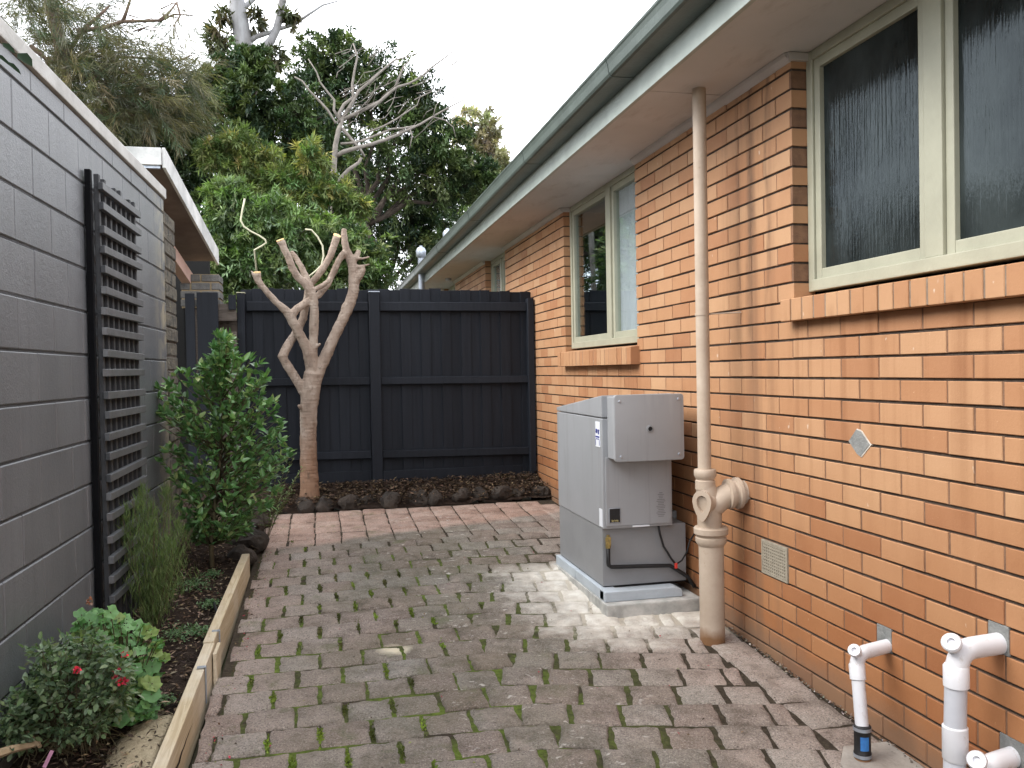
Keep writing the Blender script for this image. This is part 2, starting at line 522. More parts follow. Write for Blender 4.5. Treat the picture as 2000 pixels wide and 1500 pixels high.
def mat_timber():
    m = NT('treated pine edging')
    p = m.pos()
    g = m.noise(1, m.scaled(p, (60, 2.2, 60)), 5, .6, 1.2)
    col = m.ramp(g, [(.3, (.40, .30, .18)), (.55, (.54, .44, .29)), (.75, (.62, .53, .37))])
    bl = m.noise(3.2, p, 4)
    col = m.mix(m.ramp(bl, [(.45, 0.0), (.65, .55)]), col, (.66, .60, .49))
    x = m.sep(p)[2]
    dr = m.noise(22, p, 5, .7)
    col = m.mix(m.ramp(dr, [(.60, 0.0), (.75, .5)]), col, (.20, .155, .11))
    m.bump(g, .35, .003)
    return m.fin(col, .72, .3)

M_TIMBER = mat_timber()
M_GALV = simple('galvanised steel', (.50, .54, .60), (.36, .40, .46), 30, .38, .2, 80, metal=.7)
M_GUTTER = simple('eucalypt green gutter paint', (.095, .120, .106), (.066, .084, .074), 5, .42, .12, 50)
M_FASCIA = simple('pale green grey fascia paint', (.42, .465, .43), (.33, .365, .335), 5, .5, .15, 40)
M_SOFFIT = simple('off white eave sheet', (.50, .475, .475), (.43, .41, .405), 2.2, .75, .1, 40)
def mat_soffit():
    m = NT('off white eave sheet with stains')
    p = m.pos()
    col = m.ramp(m.noise(2.2, p, 4), [(.3, (.53, .515, .51)), (.7, (.60, .58, .58))])
    st = m.noise(3.0, m.scaled(p, (2.2, .8, 1)), 6, .7)
    col = m.mix(m.ramp(st, [(.54, 0.0), (.74, .4)]), col, (.26, .22, .19))
    m.bump(m.noise(40, p), .1, .006)
    return m.fin(col, .75, .2)
M_SOFFIT = mat_soffit()
M_TRIM = simple('cream quad trim', (.56, .52, .50), (.48, .44, .42), 4, .6)
M_ROOF = simple('dark grey roof tile', (.10, .10, .10), (.06, .06, .06), 6, .85, .5, 30)
M_FRAME = simple('pale sage window paint', (.385, .38, .29), (.32, .315, .24), 5, .45, .1, 60)
M_REND = simple('house end wall render', (.42, .24, .12), (.32, .17, .08), 4, .9, .4, 40)
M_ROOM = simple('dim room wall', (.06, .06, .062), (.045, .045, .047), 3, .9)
M_CURTAIN = simple('sheer white curtain', (.86, .88, .90), (.78, .80, .82), 5, .9, stretch=(1, 30, .3))

def mat_glass(name, rough=.02, reed=False, boost=1.6, tint=(.88, .90, .90)):
    m = NT(name)
    m.t.nodes.remove(m.b)
    fr = m.n('Fresnel'); m.l(m.math('MULTIPLY_ADD', m.n('NewGeometry').outputs['Backfacing'], -.8333, 1.5), fr.inputs['IOR'])
    gl = m.n('BsdfGlossy'); gl.inputs['Roughness'].default_value = rough
    gl.inputs['Color'].default_value = (.84, .95, 1, 1)
    tr = m.n('BsdfTransparent'); tr.inputs['Color'].default_value = (*tint, 1)
    if reed:
        w = m.n('TexNoise'); w.inputs['Scale'].default_value = 1.0; w.inputs['Detail'].default_value = 3
        m.l(m.scaled(m.pos(), (1, 95, 2.5)), w.inputs['Vector'])
        mot = m.noise(34, m.scaled(m.pos(), (1, 1.6, .5)), 4, .6)
        hh = m.math('ADD', w.outputs['Fac'], m.math('MULTIPLY', mot, .8))
        bp = m.n('Bump'); bp.inputs['Strength'].default_value = .30; bp.inputs['Distance'].default_value = .004
        m.l(hh, bp.inputs['Height'])
        for nd in (gl, fr): m.l(bp.outputs['Normal'], nd.inputs['Normal'])
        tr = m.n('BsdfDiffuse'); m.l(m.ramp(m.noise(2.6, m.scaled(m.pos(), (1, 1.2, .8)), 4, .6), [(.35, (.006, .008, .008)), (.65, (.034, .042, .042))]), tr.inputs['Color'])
    mx = m.n('MixShader')
    m.l(m.math('MULTIPLY', fr.outputs[0], boost, clamp=True), mx.inputs[0])
    m.l(tr.outputs[0], mx.inputs[1]); m.l(gl.outputs[0], mx.inputs[2])
    m.l(mx.outputs[0], m.out.inputs['Surface'])
    return m.mat

M_GLASS = mat_glass('clear window glass')
M_REED = mat_glass('reeded obscure glass', .05, True, .62)

M_HEATER = simple('warm grey heater enamel', (.320, .328, .342), (.290, .297, .308), 3, .38, .08, 120)
def mat_heater():
    m = NT('grey enamel with dirt runs')
    p = m.pos(); z = m.sep(p)[2]
    col = m.ramp(m.noise(3, p, 4), [(.3, (.290, .297, .308)), (.7, (.325, .333, .347))])
    run = m.noise(1, m.scaled(p, (26, 9, .8)), 4, .65)
    col = m.mix(m.ramp(run, [(.56, 0.0), (.72, .30)]), col, (.17, .16, .145))
    run2 = m.noise(1, m.scaled(p, (7, 5, 1.0)), 3, .6)
    col = m.mix(m.ramp(run2, [(.60, 0.0), (.72, .25)]), col, (.46, .46, .47))
    spl = m.math('MULTIPLY', m.mapr(m.math('ADD', z, m.math('MULTIPLY', m.noise(14, p, 5), .25)), -.90, -1.16), .7)
    col = m.mix(spl, col, (.20, .18, .155))
    m.bump(m.noise(7, p, 3), .10, .01)
    return m.fin(col, .40, .45)
M_HEATER = mat_heater()
M_HEATERD = simple('heater base panel', (.265, .270, .278), (.225, .229, .236), 4, .45, .1, 90)
M_RAIL = simple('pale blue grey plinth', (.47, .52, .56), (.40, .44, .48), 6, .6, .3, 60)
M_SLAB = simple('concrete slab', (.60, .585, .55), (.30, .30, .285), 8, .9, .6, 50)
M_CONC = simple('stained concrete', (.36, .325, .285), (.22, .195, .17), 9, .9, .6, 50)
M_RUBBER = simple('black rubber', (.018, .018, .019), (.01, .01, .011), 20, .55, .2, 80)
M_BRASS = simple('aged brass', (.55, .42, .14), (.30, .24, .12), 60, .4, .3, 90, metal=.8)
M_RED = simple('red plastic', (.70, .06, .04), (.6, .05, .04), 20, .4)
M_BLUE = simple('blue label', (.04, .20, .52), (.03, .13, .38), 60, .5)
M_WHITE = simple('white sticker', (.78, .80, .84), (.70, .72, .76), 20, .4)
M_INK = simple('navy ink', (.03, .04, .28), None, 20, .5)
M_GREYINK = simple('grey print', (.20, .20, .21), None, 20, .5)
M_GOLD = simple('gold lettering', (.65, .56, .25), None, 20, .4)

def mat_castiron():
    m = NT('beige painted drain stack')
    p = m.pos()
    f = m.noise(6, p, 6, .65)
    col = m.ramp(f, [(.3, (.40, .315, .24)), (.7, (.50, .41, .325))])
    ch = m.noise(18, p, 5, .7)
    col = m.mix(m.ramp(ch, [(.66, 0.0), (.74, .5)]), col, (.30, .21, .13))
    z = m.sep(p)[2]
    rust = m.mapr(m.math('ADD', z, m.math('MULTIPLY', m.noise(9, p), .12)), -1.24, -1.31)
    col = m.mix(rust, col, (.22, .115, .055))
    m.bump(m.noise(60, p, 4, .6), .25, .004)
    return m.fin(col, .6, .35)

M_STACK = mat_castiron()
def mat_pvc():
    m = NT('white pvc with dirt')
    p = m.pos()
    col = m.ramp(m.noise(5, p), [(.3, (.62, .62, .65)), (.7, (.73, .73, .75))])
    col = m.mix(m.ramp(m.noise(30, m.scaled(p, (1, 1, .6)), 5, .7), [(.60, 0.0), (.72, .55)]), col, (.36, .29, .21))
    m.bump(m.noise(60, p), .05, .004)
    return m.fin(col, .36, .4)
M_PVC = mat_pvc()
M_PVCG = simple('grey white pvc pipe', (.56, .57, .61), (.48, .49, .53), 6, .35, .05, 60)
M_VENT = simple('tan vent metal', (.36, .32, .25), (.26, .23, .18), 30, .6, .3, 60)
M_OFFCUT = simple('pale tan wood', (.42, .31, .19), (.24, .17, .10), 14, .85, .5, 40)
M_TAG = simple('pink plastic', (.45, .20, .30), (.34, .14, .22), 30, .45)
M_DARK = simple('dark void', (.01, .01, .01), None, 10, .9)

def mat_soil():
    m = NT('dark garden soil')
    p = m.pos()
    f = m.noise(14, p, 8, .7)
    col = m.ramp(f, [(.3, (.018, .012, .009)), (.55, (.045, .030, .022)), (.72, (.085, .058, .042))])
    m.bump(m.noise(35, p, 8, .75), 1.0, .03)
    return m.fin(col, .95, .15)

M_SOIL = mat_soil()
def mat_sand():
    m = NT('pale sand over soil')
    p = m.pos(); q = m.sep(p)
    dx = m.math('DIVIDE', m.math('SUBTRACT', q[0], -.655), .13); dy = m.math('DIVIDE', m.math('SUBTRACT', q[1], 3.28), .40)
    d = m.math('SQRT', m.math('ADD', m.math('MULTIPLY', dx, dx), m.math('MULTIPLY', dy, dy)))
    d = m.math('ADD', d, m.math('MULTIPLY', m.math('SUBTRACT', m.noise(16, p, 6, .7), .5), 1.5))
    sand = m.ramp(m.noise(60, p, 4, .7), [(.3, (.40, .32, .21)), (.7, (.60, .50, .34))])
    sand = m.mix(m.ramp(m.noise(45, p, 3, .6), [(.6, 0.0), (.66, .85)]), sand, (.05, .035, .025))
    m.bump(m.noise(110, p, 5, .7), 1.0, .012)
    return m.fin(m.mix(m.mapr(d, .75, .98), sand, (.03, .021, .015)), .95, .1)
M_SAND = mat_sand()
M_GROUND = simple('rough grass and soil ground', (.07, .075, .03), (.05, .04, .025), 3, .95, .6, 20)
M_ROCK = simple('dark volcanic rock', (.060, .046, .036), (.022, .018, .015), 7, .9, 1.0, 28, dist=.02)
M_BARK = None

def mat_frangi():
    m = NT('smooth tan bark')
    p = m.pos()
    f = m.noise(9, m.scaled(p, (1, 1, .6)), 6, .65)
    col = m.ramp(f, [(.3, (.235, .175, .135)), (.5, (.345, .27, .215)), (.72, (.46, .385, .32))])
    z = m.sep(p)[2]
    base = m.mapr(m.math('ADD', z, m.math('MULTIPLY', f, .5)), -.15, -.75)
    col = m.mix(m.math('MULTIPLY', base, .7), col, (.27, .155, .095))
    rings = m.noise(1, m.scaled(p, (5, 5, 60)), 3, .6)
    spots = m.ramp(m.noise(22, m.scaled(p, (1, 1, .7)), 5, .7), [(.56, 0.0), (.68, .65)])
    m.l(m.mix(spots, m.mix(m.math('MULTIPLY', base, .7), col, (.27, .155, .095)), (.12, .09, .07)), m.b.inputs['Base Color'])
    m.bump(m.math('ADD', m.noise(50, p, 6, .75), rings), .8, .012)
    return m.fin(None, .8, .2)

M_FRANGI = mat_frangi()
M_BARKG = simple('grey bare bark', (.30, .27, .24), (.17, .15, .13), 10, .85, .5, 40)
M_BARKD = simple('dark brown bark', (.085, .065, .05), (.04, .031, .025), 8, .9, .8, 30)
M_BARKP = simple('reddish brown pine bark', (.17, .12, .085), (.08, .056, .042), 9, .9, .6, 30)
M_BARKW = simple('pale gum bark', (.40, .405, .42), (.16, .15, .145), 1.6, .8, .3, 20, stretch=(2, 2, .7))
M_STEM = simple('green brown stem', (.12, .10, .05), (.07, .055, .03), 20, .8)
M_PALESTEM = simple('pale dry stem', (.60, .58, .42), (.46, .44, .30), 20, .7)

def mat_leaf(name, rough=.5, trans=.3, spec=.35):
    m = NT(name)
    a = m.n('Attribute'); a.attribute_name = 'tint'
    col = a.outputs['Color']
    m.fin(col, rough, spec)
    t = m.n('BsdfTranslucent')
    m.l(m.mix(1.0, col, (1.0, 1.15, .55), 'MULTIPLY'), t.inputs['Color'])
    mx = m.n('MixShader'); mx.inputs[0].default_value = trans
    m.l(m.b.outputs[0], mx.inputs[1]); m.l(t.outputs[0], mx.inputs[2]); m.l(mx.outputs[0], m.out.inputs['Surface'])
    return m.mat

M_LEAF = mat_leaf('leaf')
M_DLEAF = mat_leaf('dense leaf', .5, .14, .3)
M_GLOSSLEAF = mat_leaf('glossy leaf', .28, .2, .55)
M_PETAL = mat_leaf('petal', .6, .25, .2)
M_LITTER = mat_leaf('dry litter', .85, .05, .15)

# ------------------------------------------------------------------ ground, beds
ys = [-300, -60, -20, -8, -4, 0, 4, 8, 11, 20, 60, 300, 900]
mb = MB()
vs = []
for y in ys:
    for x in (-600, 600):
        vs.append((x, y, terrain(y)))
mb.add(vs, [(2 * i, 2 * i + 1, 2 * i + 3, 2 * i + 2) for i in range(len(ys) - 1)])
setp(mb.build('ground', M_GROUND), kind='structure')

def bed_sheet(name, x0, x1, y0, y1, hfun, nx, ny, mat, amp=.02, kind='structure'):
    V, F = [], []
    for j in range(ny + 1):
        for i in range(nx + 1):
            x = x0 + (x1 - x0) * i / nx; y = y0 + (y1 - y0) * j / ny
            z = hfun(x, y) + amp * (mnoise.fractal(Vector((x * 7, y * 7, 1.3)), 1, 2, 5))
            V.append((x, y, z))
    for j in range(ny):
        for i in range(nx):
            a = j * (nx + 1) + i
            F.append((a, a + 1, a + nx + 2, a + nx + 1))
    me = np_mesh(name, V, F, mat, smooth=True)
    return setp(link(name, me), kind=kind)

def bed_h(x, y):
    # left bed: slightly above the paving, banks up to the wall
    return G(y) + .045 + .05 * max(0, (-.6 - x))
def rear_h(x, y):
    t = min(max((y - 7.55) / .5, 0), 1)
    return G(7.55) + .0 + .15 * t + .03 * max(0, x - 1.4)
bed_sheet('garden_bed', -1.16, -.515, 1.5, 6.2, bed_h, 24, 150, M_SOIL, .022)
def bed2_h(x, y):
    return max(bed_h(x, y), rear_h(x, y)) if y > 7.4 else bed_h(x, y)
bed_sheet('garden_bed', -1.30, -.445, 6.15, 8.4, bed2_h, 26, 70, M_SOIL, .028)
bed_sheet('garden_bed', -.46, 2.07, 7.56, 8.4, rear_h, 90, 30, M_SOIL, .028)

# ------------------------------------------------------------------ paving
paving = setp(bpy.data.objects.new('paving', None), kind='structure')
COL.objects.link(paving); WORLD[paving] = Vector((0, 0, 0))
mb = MB()
jy = [1.5 + .25 * i for i in range(25)] + [7.62]
vs = []
for y in jy:
    for x in (-.47, 2.075): vs.append((x, y, G(y) - .0115))
mb.add(vs, [(2 * i, 2 * i + 1, 2 * i + 3, 2 * i + 2) for i in range(len(jy) - 1)])
mb.build('joint_fill', M_JOINT, paving, fix=False)

def paver_mesh(w, d, seed, h=.05, wob=.0055, n=5):
    """rounded, uneven concrete paver: gridded top, chamfered rim, sides"""
    rr = random.Random(seed)
    V, F = [], []
    e = .011
    xs = [-w / 2 + e + (w - 2 * e) * i / n for i in range(n + 1)]
    yy = [-d / 2 + e + (d - 2 * e) * i / n for i in range(n + 1)]
    for y in yy:
        for x in xs:
            edge = max(abs(x) / (w / 2), abs(y) / (d / 2))
            V.append((x + rr.uniform(-wob, wob) * .6, y + rr.uniform(-wob, wob) * .6, rr.uniform(-wob, wob) * .6 - .0055 * max(0, edge - .45) * 1.6))
    for j in range(n):
        for i in range(n):
            a = j * (n + 1) + i
            F.append((a, a + 1, a + n + 2, a + n + 1))
    ring = [i for i in range(n)] + [n + j * (n + 1) for j in range(n)] + [n * (n + 1) + n - i for i in range(n)] + [(n - j) * (n + 1) for j in range(n)]
    k = len(ring)
    prev = ring
    for lev, (grow, z) in enumerate(((e, -.012), (e, -h))):
        cur = []
        for idx in ring:
            x, y, _ = V[idx]
            sx = (1 if x > 0 else -1) if abs(abs(x) - (w / 2 - e)) < .006 else 0
            sy = (1 if y > 0 else -1) if abs(abs(y) - (d / 2 - e)) < .006 else 0
            V.append((x + sx * (grow + rr.uniform(-.0032, .0032)), y + sy * (grow + rr.uniform(-.0032, .0032)), z + (rr.uniform(-.0015, .0015) if lev == 0 else 0)))
            cur.append(len(V) - 1)
        for i in range(k):
            F.append((prev[i], cur[i], cur[(i + 1) % k], prev[(i + 1) % k]))
        prev = cur
    me = bpy.data.meshes.new('paver')
    me.from_pydata(V, [], F)
    bm = bmesh.new(); bm.from_mesh(me); bmesh.ops.recalc_face_normals(bm, faces=bm.faces)
    bm.to_mesh(me); bm.free()
    me.materials.append(M_PAVER)
    for p_ in me.polygons: p_.use_smooth = True
    me.set_sharp_from_angle(angle=R(50))
    return me

PW, PD = .200, .1955
pv_field = [paver_mesh(PW - .012, PD - .008, 100 + i) for i in range(14)]
pv_half = [paver_mesh(PW / 2 - .013, PD - .0075, 200 + i, n=3) for i in range(3)]
pv_edge = [paver_mesh(.192, .225, 300 + i) for i in range(4)]
pv_band = [paver_mesh(PW - .008, PD - .006, 400 + i, wob=.002) for i in range(4)]

def bend(x, y=3.0):
    t = max(0.0, x - .75)
    return -.24 * t * min(1, t / .35 + .25) * min(max((6.35 - y) / 1.8, 0), 1)

slope_rot = math.atan(.05)
rest = []          # pavers too near or outside the picture go into one joined part
def put_paver(me, x, y, rz=0.0, dz=0.0, part=True):
    loc = Vector((x, y, G(y) + dz + random.uniform(-.004, .004)))
    rot = (slope_rot + random.gauss(0, .013), random.gauss(0, .013), rz + random.gauss(0, .014))
    if part:
        o = link('paver', me, paving, loc)
        o.rotation_euler = rot
    else:
        rest.append((me, Matrix.Translation(loc) @ Matrix.Rotation(rot[0], 4, 'X') @ Matrix.Rotation(rot[2], 4, 'Z')))

cut_cache = {}
def cut_paver(w):
    k = max(.03, round(w / .01) * .01)
    if k not in cut_cache: cut_cache[k] = paver_mesh(k, PD - .0075, int(k * 1000), n=3 if k < .12 else 4)
    return cut_cache[k]
def left_edge(y):
    return -.50 if y < 4.14 else (-.466 if y < 5.7 else -.44)
Y0 = 3.277
row = -8
while True:
    yc = Y0 + PD * (row + .5)
    if yc > 6.38: break
    o_ = 0.0 if row % 2 else PW / 2
    xl, xr = left_edge(yc) + .006, 1.858 + random.uniform(-.012, .004)
    for j in range(-3, 14):
        a, b = -.328 + PW * j + o_, -.328 + PW * (j + 1) + o_
        a2, b2 = max(a, xl), min(b, xr)
        if b2 - a2 < .035: continue
        xc = (a2 + b2) / 2
        yy = yc + bend(xc, yc) + random.gauss(0, .0025)
        rz = math.atan((bend(xc + .05, yc) - bend(xc - .05, yc)) / .1)
        if b2 > 1.53 and 4.40 < yy < 5.42: 
            if a2 > 1.50: continue
        full = b2 - a2 > PW - .004
        put_paver(random.choice(pv_field) if full else cut_paver(b2 - a2 - .011), xc + random.gauss(0, .002), yy, rz, part=yc > 2.8)
    row += 1
# edge course laid along the house wall
yy = 1.7
while yy < 7.4:
    if not (4.30 < yy < 5.55):
        put_paver(random.choice(pv_edge), 1.962, yy, random.uniform(-.12, .02), dz=.002, part=yy > 2.3)
    yy += .232
# stack bonded clean band at the back
for rr_ in range(6):
    for c_ in range(13):
        xc = -.36 + c_ * .1985
        yc = 6.48 + rr_ * .1955 - .018 * (xc)
        if xc > 1.85: continue
        put_paver(random.choice(pv_band), xc, yc, -.018)
mbr = MB()
for me, Mx in rest:
    mbr.add([Mx @ v.co for v in me.vertices], [tuple(p_.vertices) for p_ in me.polygons])
if rest:
    o = mbr.build('paver_field', M_PAVER, paving, fix=False)
    o['kind'] = 'stuff'
# concrete round the small waste pipe
mb = MB()
pts = [(1.80, 2.70), (1.88, 2.80), (2.07, 2.80), (2.07, 2.0), (1.72, 2.0), (1.76, 2.55)]
mb.add([(x, y, G(y) + .006 + .004 * (i % 2)) for i, (x, y) in enumerate(pts)] + [(x, y, G(y) - .05) for x, y in pts],
       [tuple(range(6))] + [(i, 6 + i, 6 + (i + 1) % 6, (i + 1) % 6) for i in range(6)])
mb.build('concrete_patch', M_CONC, paving, bevel=.004)

# moss growing in the joints
mp, md, mc = [], [], []
for row in range(-3, 17):
    yc = Y0 + PD * (row + .5)
    o_ = 0.0 if row % 2 else PW / 2
    for j in range(-2, 9):
        xj = -.328 + PW * j + o_
        if xj < -.42 or xj > 1.25: continue
        dens = math.exp(-((xj - .05) / .7) ** 2) * random.uniform(.2, 1.5) * max(0, min(1.3, .75 + 1.6 * mnoise.noise(Vector((xj * 2.2, yc * 1.6, 5)))))
        if yc > 6.1: dens *= .3
        if dens < .3: continue
        n = int(70 * min(dens, 1))
        y_ = yc + bend(xj, yc) + random.uniform(-.03, .03) + rng.normal(0, PD * .2, n) * random.uniform(.4, 1.1)
        x_ = xj + rng.normal(0, .0058, n)
        mp.append(np.stack([x_, y_, -1.579 + .05 * y_ - .013 + rng.uniform(0, .008, n)], 1))
        g = random.uniform(.75, 1.25)
        base = np.array(random.choice([(.17, .23, .035), (.19, .27, .04), (.11, .13, .035), (.13, .12, .05), (.09, .10, .03)]))
        mc.append(np.repeat((base * g)[None], n, 0) * rng.uniform(.7, 1.35, (n, 1)))
mp = np.concatenate(mp); mc = np.concatenate(mc)
D_ = rdir(len(mp), up=1.0)
V, F, k = leaf_geo(mp, D_, rdir(len(mp)), rng.uniform(.009, .018, len(mp)), rng.uniform(.006, .012, len(mp)))
o = link('moss', np_mesh('moss', V, F, M_LEAF, np.repeat(mc, k, 0)))
setp(o, 'bright green moss growing in the joints between the pavers', 'moss', kind='stuff')

# ------------------------------------------------------------------ house
XW = 2.075
house = thing('brick_house', 'long single storey orange brick house with wide eaves along the right side', 'house', (XW, 6, G(6)))
ZK = -.0603
S0 = 2.2357
Y_A, Y_B = -3.0, 18.0
openings = [(1.62, 3.421, ZK + .086 * 3, 2.0), (5.34, 7.036, ZK + .086 * 1, 2.0), (9.40, 10.58, ZK + .086 * 1, 2.0), (13.0, 14.2, ZK + .086, 2.0)]

def spans(z0, z1):
    """solid intervals of the wall for a band z0..z1"""
    sp = [(Y_A, Y_B)]
    for a, b, zl, zh in openings:
        if z1 > zl + .01 and z0 < zh:
            new = []
            for s, e in sp:
                if b <= s or a >= e: new.append((s, e)); continue
                if a > s: new.append((s, a))
                if b < e: new.append((b, e))
            sp = new
    return sp

def brick_mesh(L, H=.0756, D=.108):
    c = .0022
    y, z = L / 2, H / 2
    V = [(0, -y + c, -z + c), (0, y - c, -z + c), (0, y - c, z - c), (0, -y + c, z - c),
         (c, -y, -z), (c, y, -z), (c, y, z), (c, -y, z), (D, -y, -z), (D, y, -z), (D, y, z), (D, -y, z)]
    F = [(0, 3, 2, 1)]
    for a in (0, 4):
        for i in range(4):
            F.append((a + i, a + (i + 1) % 4, a + 4 + (i + 1) % 4, a + 4 + i))
    me = bpy.data.meshes.new('brick'); me.from_pydata(V, [], F)
    bm = bmesh.new(); bm.from_mesh(me); bmesh.ops.recalc_face_normals(bm, faces=bm.faces); bm.to_mesh(me); bm.free()
    me.materials.append(M_BRICK)
    return me

brick_cache = {}
def get_brick(L):
    k = round(L, 3)
    if k not in brick_cache: brick_cache[k] = brick_mesh(k)
    return brick_cache[k]

def project(P):
    d = P.dot(fw)
    if d < .2: return None
    return 1000 + FPX * P.dot(CR) / d, 750 - FPX * P.dot(CU) / d, d

bricks = []
perp = MB()
VENT = (3.497, 3.727, ZK - .086 * 11 + .004, ZK - .086 * 9 - .006)
patches = [(2.782, 2.866, -11, 1), (2.222, 2.306, -9, 1), (2.165, 2.262, -13, 1)]
for c in range(-19, 17):
    zb = ZK + .086 * c
    zt = zb + .086
    offc = .12 if (c + 1) % 2 else 0.0
    for s, e in spans(zb + .02, zt - .02):
        y = S0 + offc + .24 * math.floor((s - S0 - offc) / .24)
        if y < s - .24: y += .24
        while y < e:
            a, b = max(y, s), min(y + .24, e)
            y += .24
            segs = [(a, b)]
            cuts = [(p0, p1) for p0, p1, cc, _ in patches if cc == c + 1]
            if VENT[2] - .03 < (zb + zt) / 2 < VENT[3] + .03: cuts.append((VENT[0], VENT[1]))
            for p0, p1 in cuts:
                new = []
                for s_, e_ in segs:
                    if p1 <= s_ or p0 >= e_: new.append((s_, e_)); continue
                    if p0 > s_: new.append((s_, p0))
                    if p1 < e_: new.append((p1, e_))
                segs = new
            for s_, e_ in segs:
                if e_ - s_ < .03: continue
                ga = 0 if s_ == s else .0045
                gb = 0 if e_ == e else .0045
                L = (e_ - gb) - (s_ + ga)
                yc = (s_ + ga + e_ - gb) / 2
                if zt < G(yc) - .02: continue
                bricks.append((yc, (zb + zt) / 2, L))
        # mortar strip that carries the perpends, a little behind the brick faces
        perp.box(XW + .0035, XW + .10, s + .004, e - .004, zb + .005, zt - .005)
perp.build('perp_mortar', M_PERP, house, fix=False)
core = MB()
bands = sorted({-1.9, 1.45} | {o_[2] for o_ in openings})
for z0, z1 in zip(bands[:-1], bands[1:]):
    for s, e in spans(z0, z1):
        core.box(XW + .009, XW + .115, s + .009 if s > Y_A else s, e - .009 if e < Y_B else e, z0, z1)
core.build('bed_mortar', M_BED, house, fix=False)

scored = []
for bk in bricks:
    pr = project(Vector((XW, bk[0], bk[1])))
    if pr and -40 < pr[0] < 2040 and -40 < pr[1] < 1540 and bk[1] > G(bk[0]) - .03:
        a1 = project(Vector((XW, bk[0] - bk[2] / 2, bk[1]))); a2 = project(Vector((XW, bk[0] + bk[2] / 2, bk[1])))
        scored.append((abs(a1[0] - a2[0]) * .076 * FPX / pr[2], bk))
scored.sort(key=lambda t: -t[0])
single = {id(b): 1 for _, b in scored[:295]}
joined = MB()
for bk in bricks:
    yc, zc, L = bk
    dx = random.gauss(0, .0009)
    if id(bk) in single:
        o = link('brick', get_brick(L), house, (XW + dx, yc, zc + random.gauss(0, .0006)))
        o.rotation_euler = (random.gauss(0, .002), 0, random.gauss(0, .003))
    else:
        me = get_brick(L)
        joined.add([(v.co.x + XW + dx, v.co.y + yc, v.co.z + zc) for v in me.vertices], [tuple(p_.vertices) for p_ in me.polygons])
o = joined.build('brickwork', M_BRICK, house, fix=False)
o['kind'] = 'stuff'

# cement patches where pipes enter, diamond shaped patch
for p0, p1, cc, _ in patches:
    mb = MB()
    zb = ZK + .086 * (cc - 1)
    mb.box(XW + .0005, XW + .09, p0, p1, zb - .004, zb + .09)
    mb.build('cement_patch', M_CEMENT, house, bevel=.003)
mb = MB()
dia = [(3.025, -.312), (2.975, -.262), (2.945, -.268), (2.892, -.315), (2.950, -.366), (2.972, -.358)]
for m_, sc, xf, xb in ((1, 1.07, XW - .0018, XW + .03), (0, 1.0, XW - .0034, XW + .03)):
    cy, cz = 2.960, -.313
    pp = [(cy + (y - cy) * sc - (.004 if m_ else 0), cz + (z - cz) * sc) for y, z in dia]
    mb.add([(xf, y, z) for y, z in pp] + [(xb, y, z) for y, z in pp], [tuple(range(6))] + [(i, (i + 1) % 6, 6 + (i + 1) % 6, 6 + i) for i in range(6)], m_)
mb.build('diamond_patch', [M_CEMENT, M_LIME], house)

# air vent grille in the wall
av = MB()
av.box(XW + .012, XW + .05, VENT[0] + .004, VENT[1] - .004, VENT[2] + .004, VENT[3] - .004)
vent = av.build('air_vent', M_DARK, house)
fr_ = MB()
t = .010
fr_.box(XW - .006, XW + .02, VENT[0], VENT[1], VENT[3] - t, VENT[3]); fr_.box(XW - .006, XW + .02, VENT[0], VENT[1], VENT[2], VENT[2] + t)
fr_.box(XW - .006, XW + .02, VENT[0], VENT[0] + t, VENT[2] + t, VENT[3] - t); fr_.box(XW - .006, XW + .02, VENT[1] - t, VENT[1], VENT[2] + t, VENT[3] - t)
fr_.build('vent_frame', M_VENT, vent)
gr_ = MB()
for i in range(1, 13):
    y = VENT[0] + (VENT[1] - VENT[0]) * i / 13
    gr_.box(XW - .0035, XW + .002, y - .0052, y + .0052, VENT[2] + t, VENT[3] - t)
for i in range(1, 11):
    z = VENT[2] + (VENT[3] - VENT[2]) * i / 11
    gr_.box(XW - .0045, XW + .001, VENT[0] + t, VENT[1] - t, z - .0034, z + .0034)
o = gr_.build('vent_bars', M_VENT, vent)

# window sills of sloping brick on edge
def sill(y0, y1, zbot, zfront, zback, xf, n, label=None):
    s_ = MB(); s_.prism_y([(xf + .004, zbot + .004), (xf + .004, zfront - .004), (XW + .095, zback - .004), (XW + .095, zbot + .004)], y0 + .006, y1 - .006)
    base = s_.build('window_sill', M_SILLMORT, house)
    w = (y1 - y0) / n
    for i in range(n):
        a = y0 + i * w + .0045; b = y0 + (i + 1) * w - .0045
        j = random.gauss(0, .0015)
        q = MB(); q.prism_y([(xf + j, zbot), (xf + j, zfront), (XW + .10, zback), (XW + .10, zbot)], a, b)
        q.build('sill_brick', M_BRICK, base, bevel=.0025, seg=1)
sill(1.57, 3.445, .193, .290, .312, 2.022, 22)
sill(5.30, 7.06, .022, .140, .160, 2.010, 20)
sill(9.36, 10.62, .022, .142, .172, 2.015, 14)

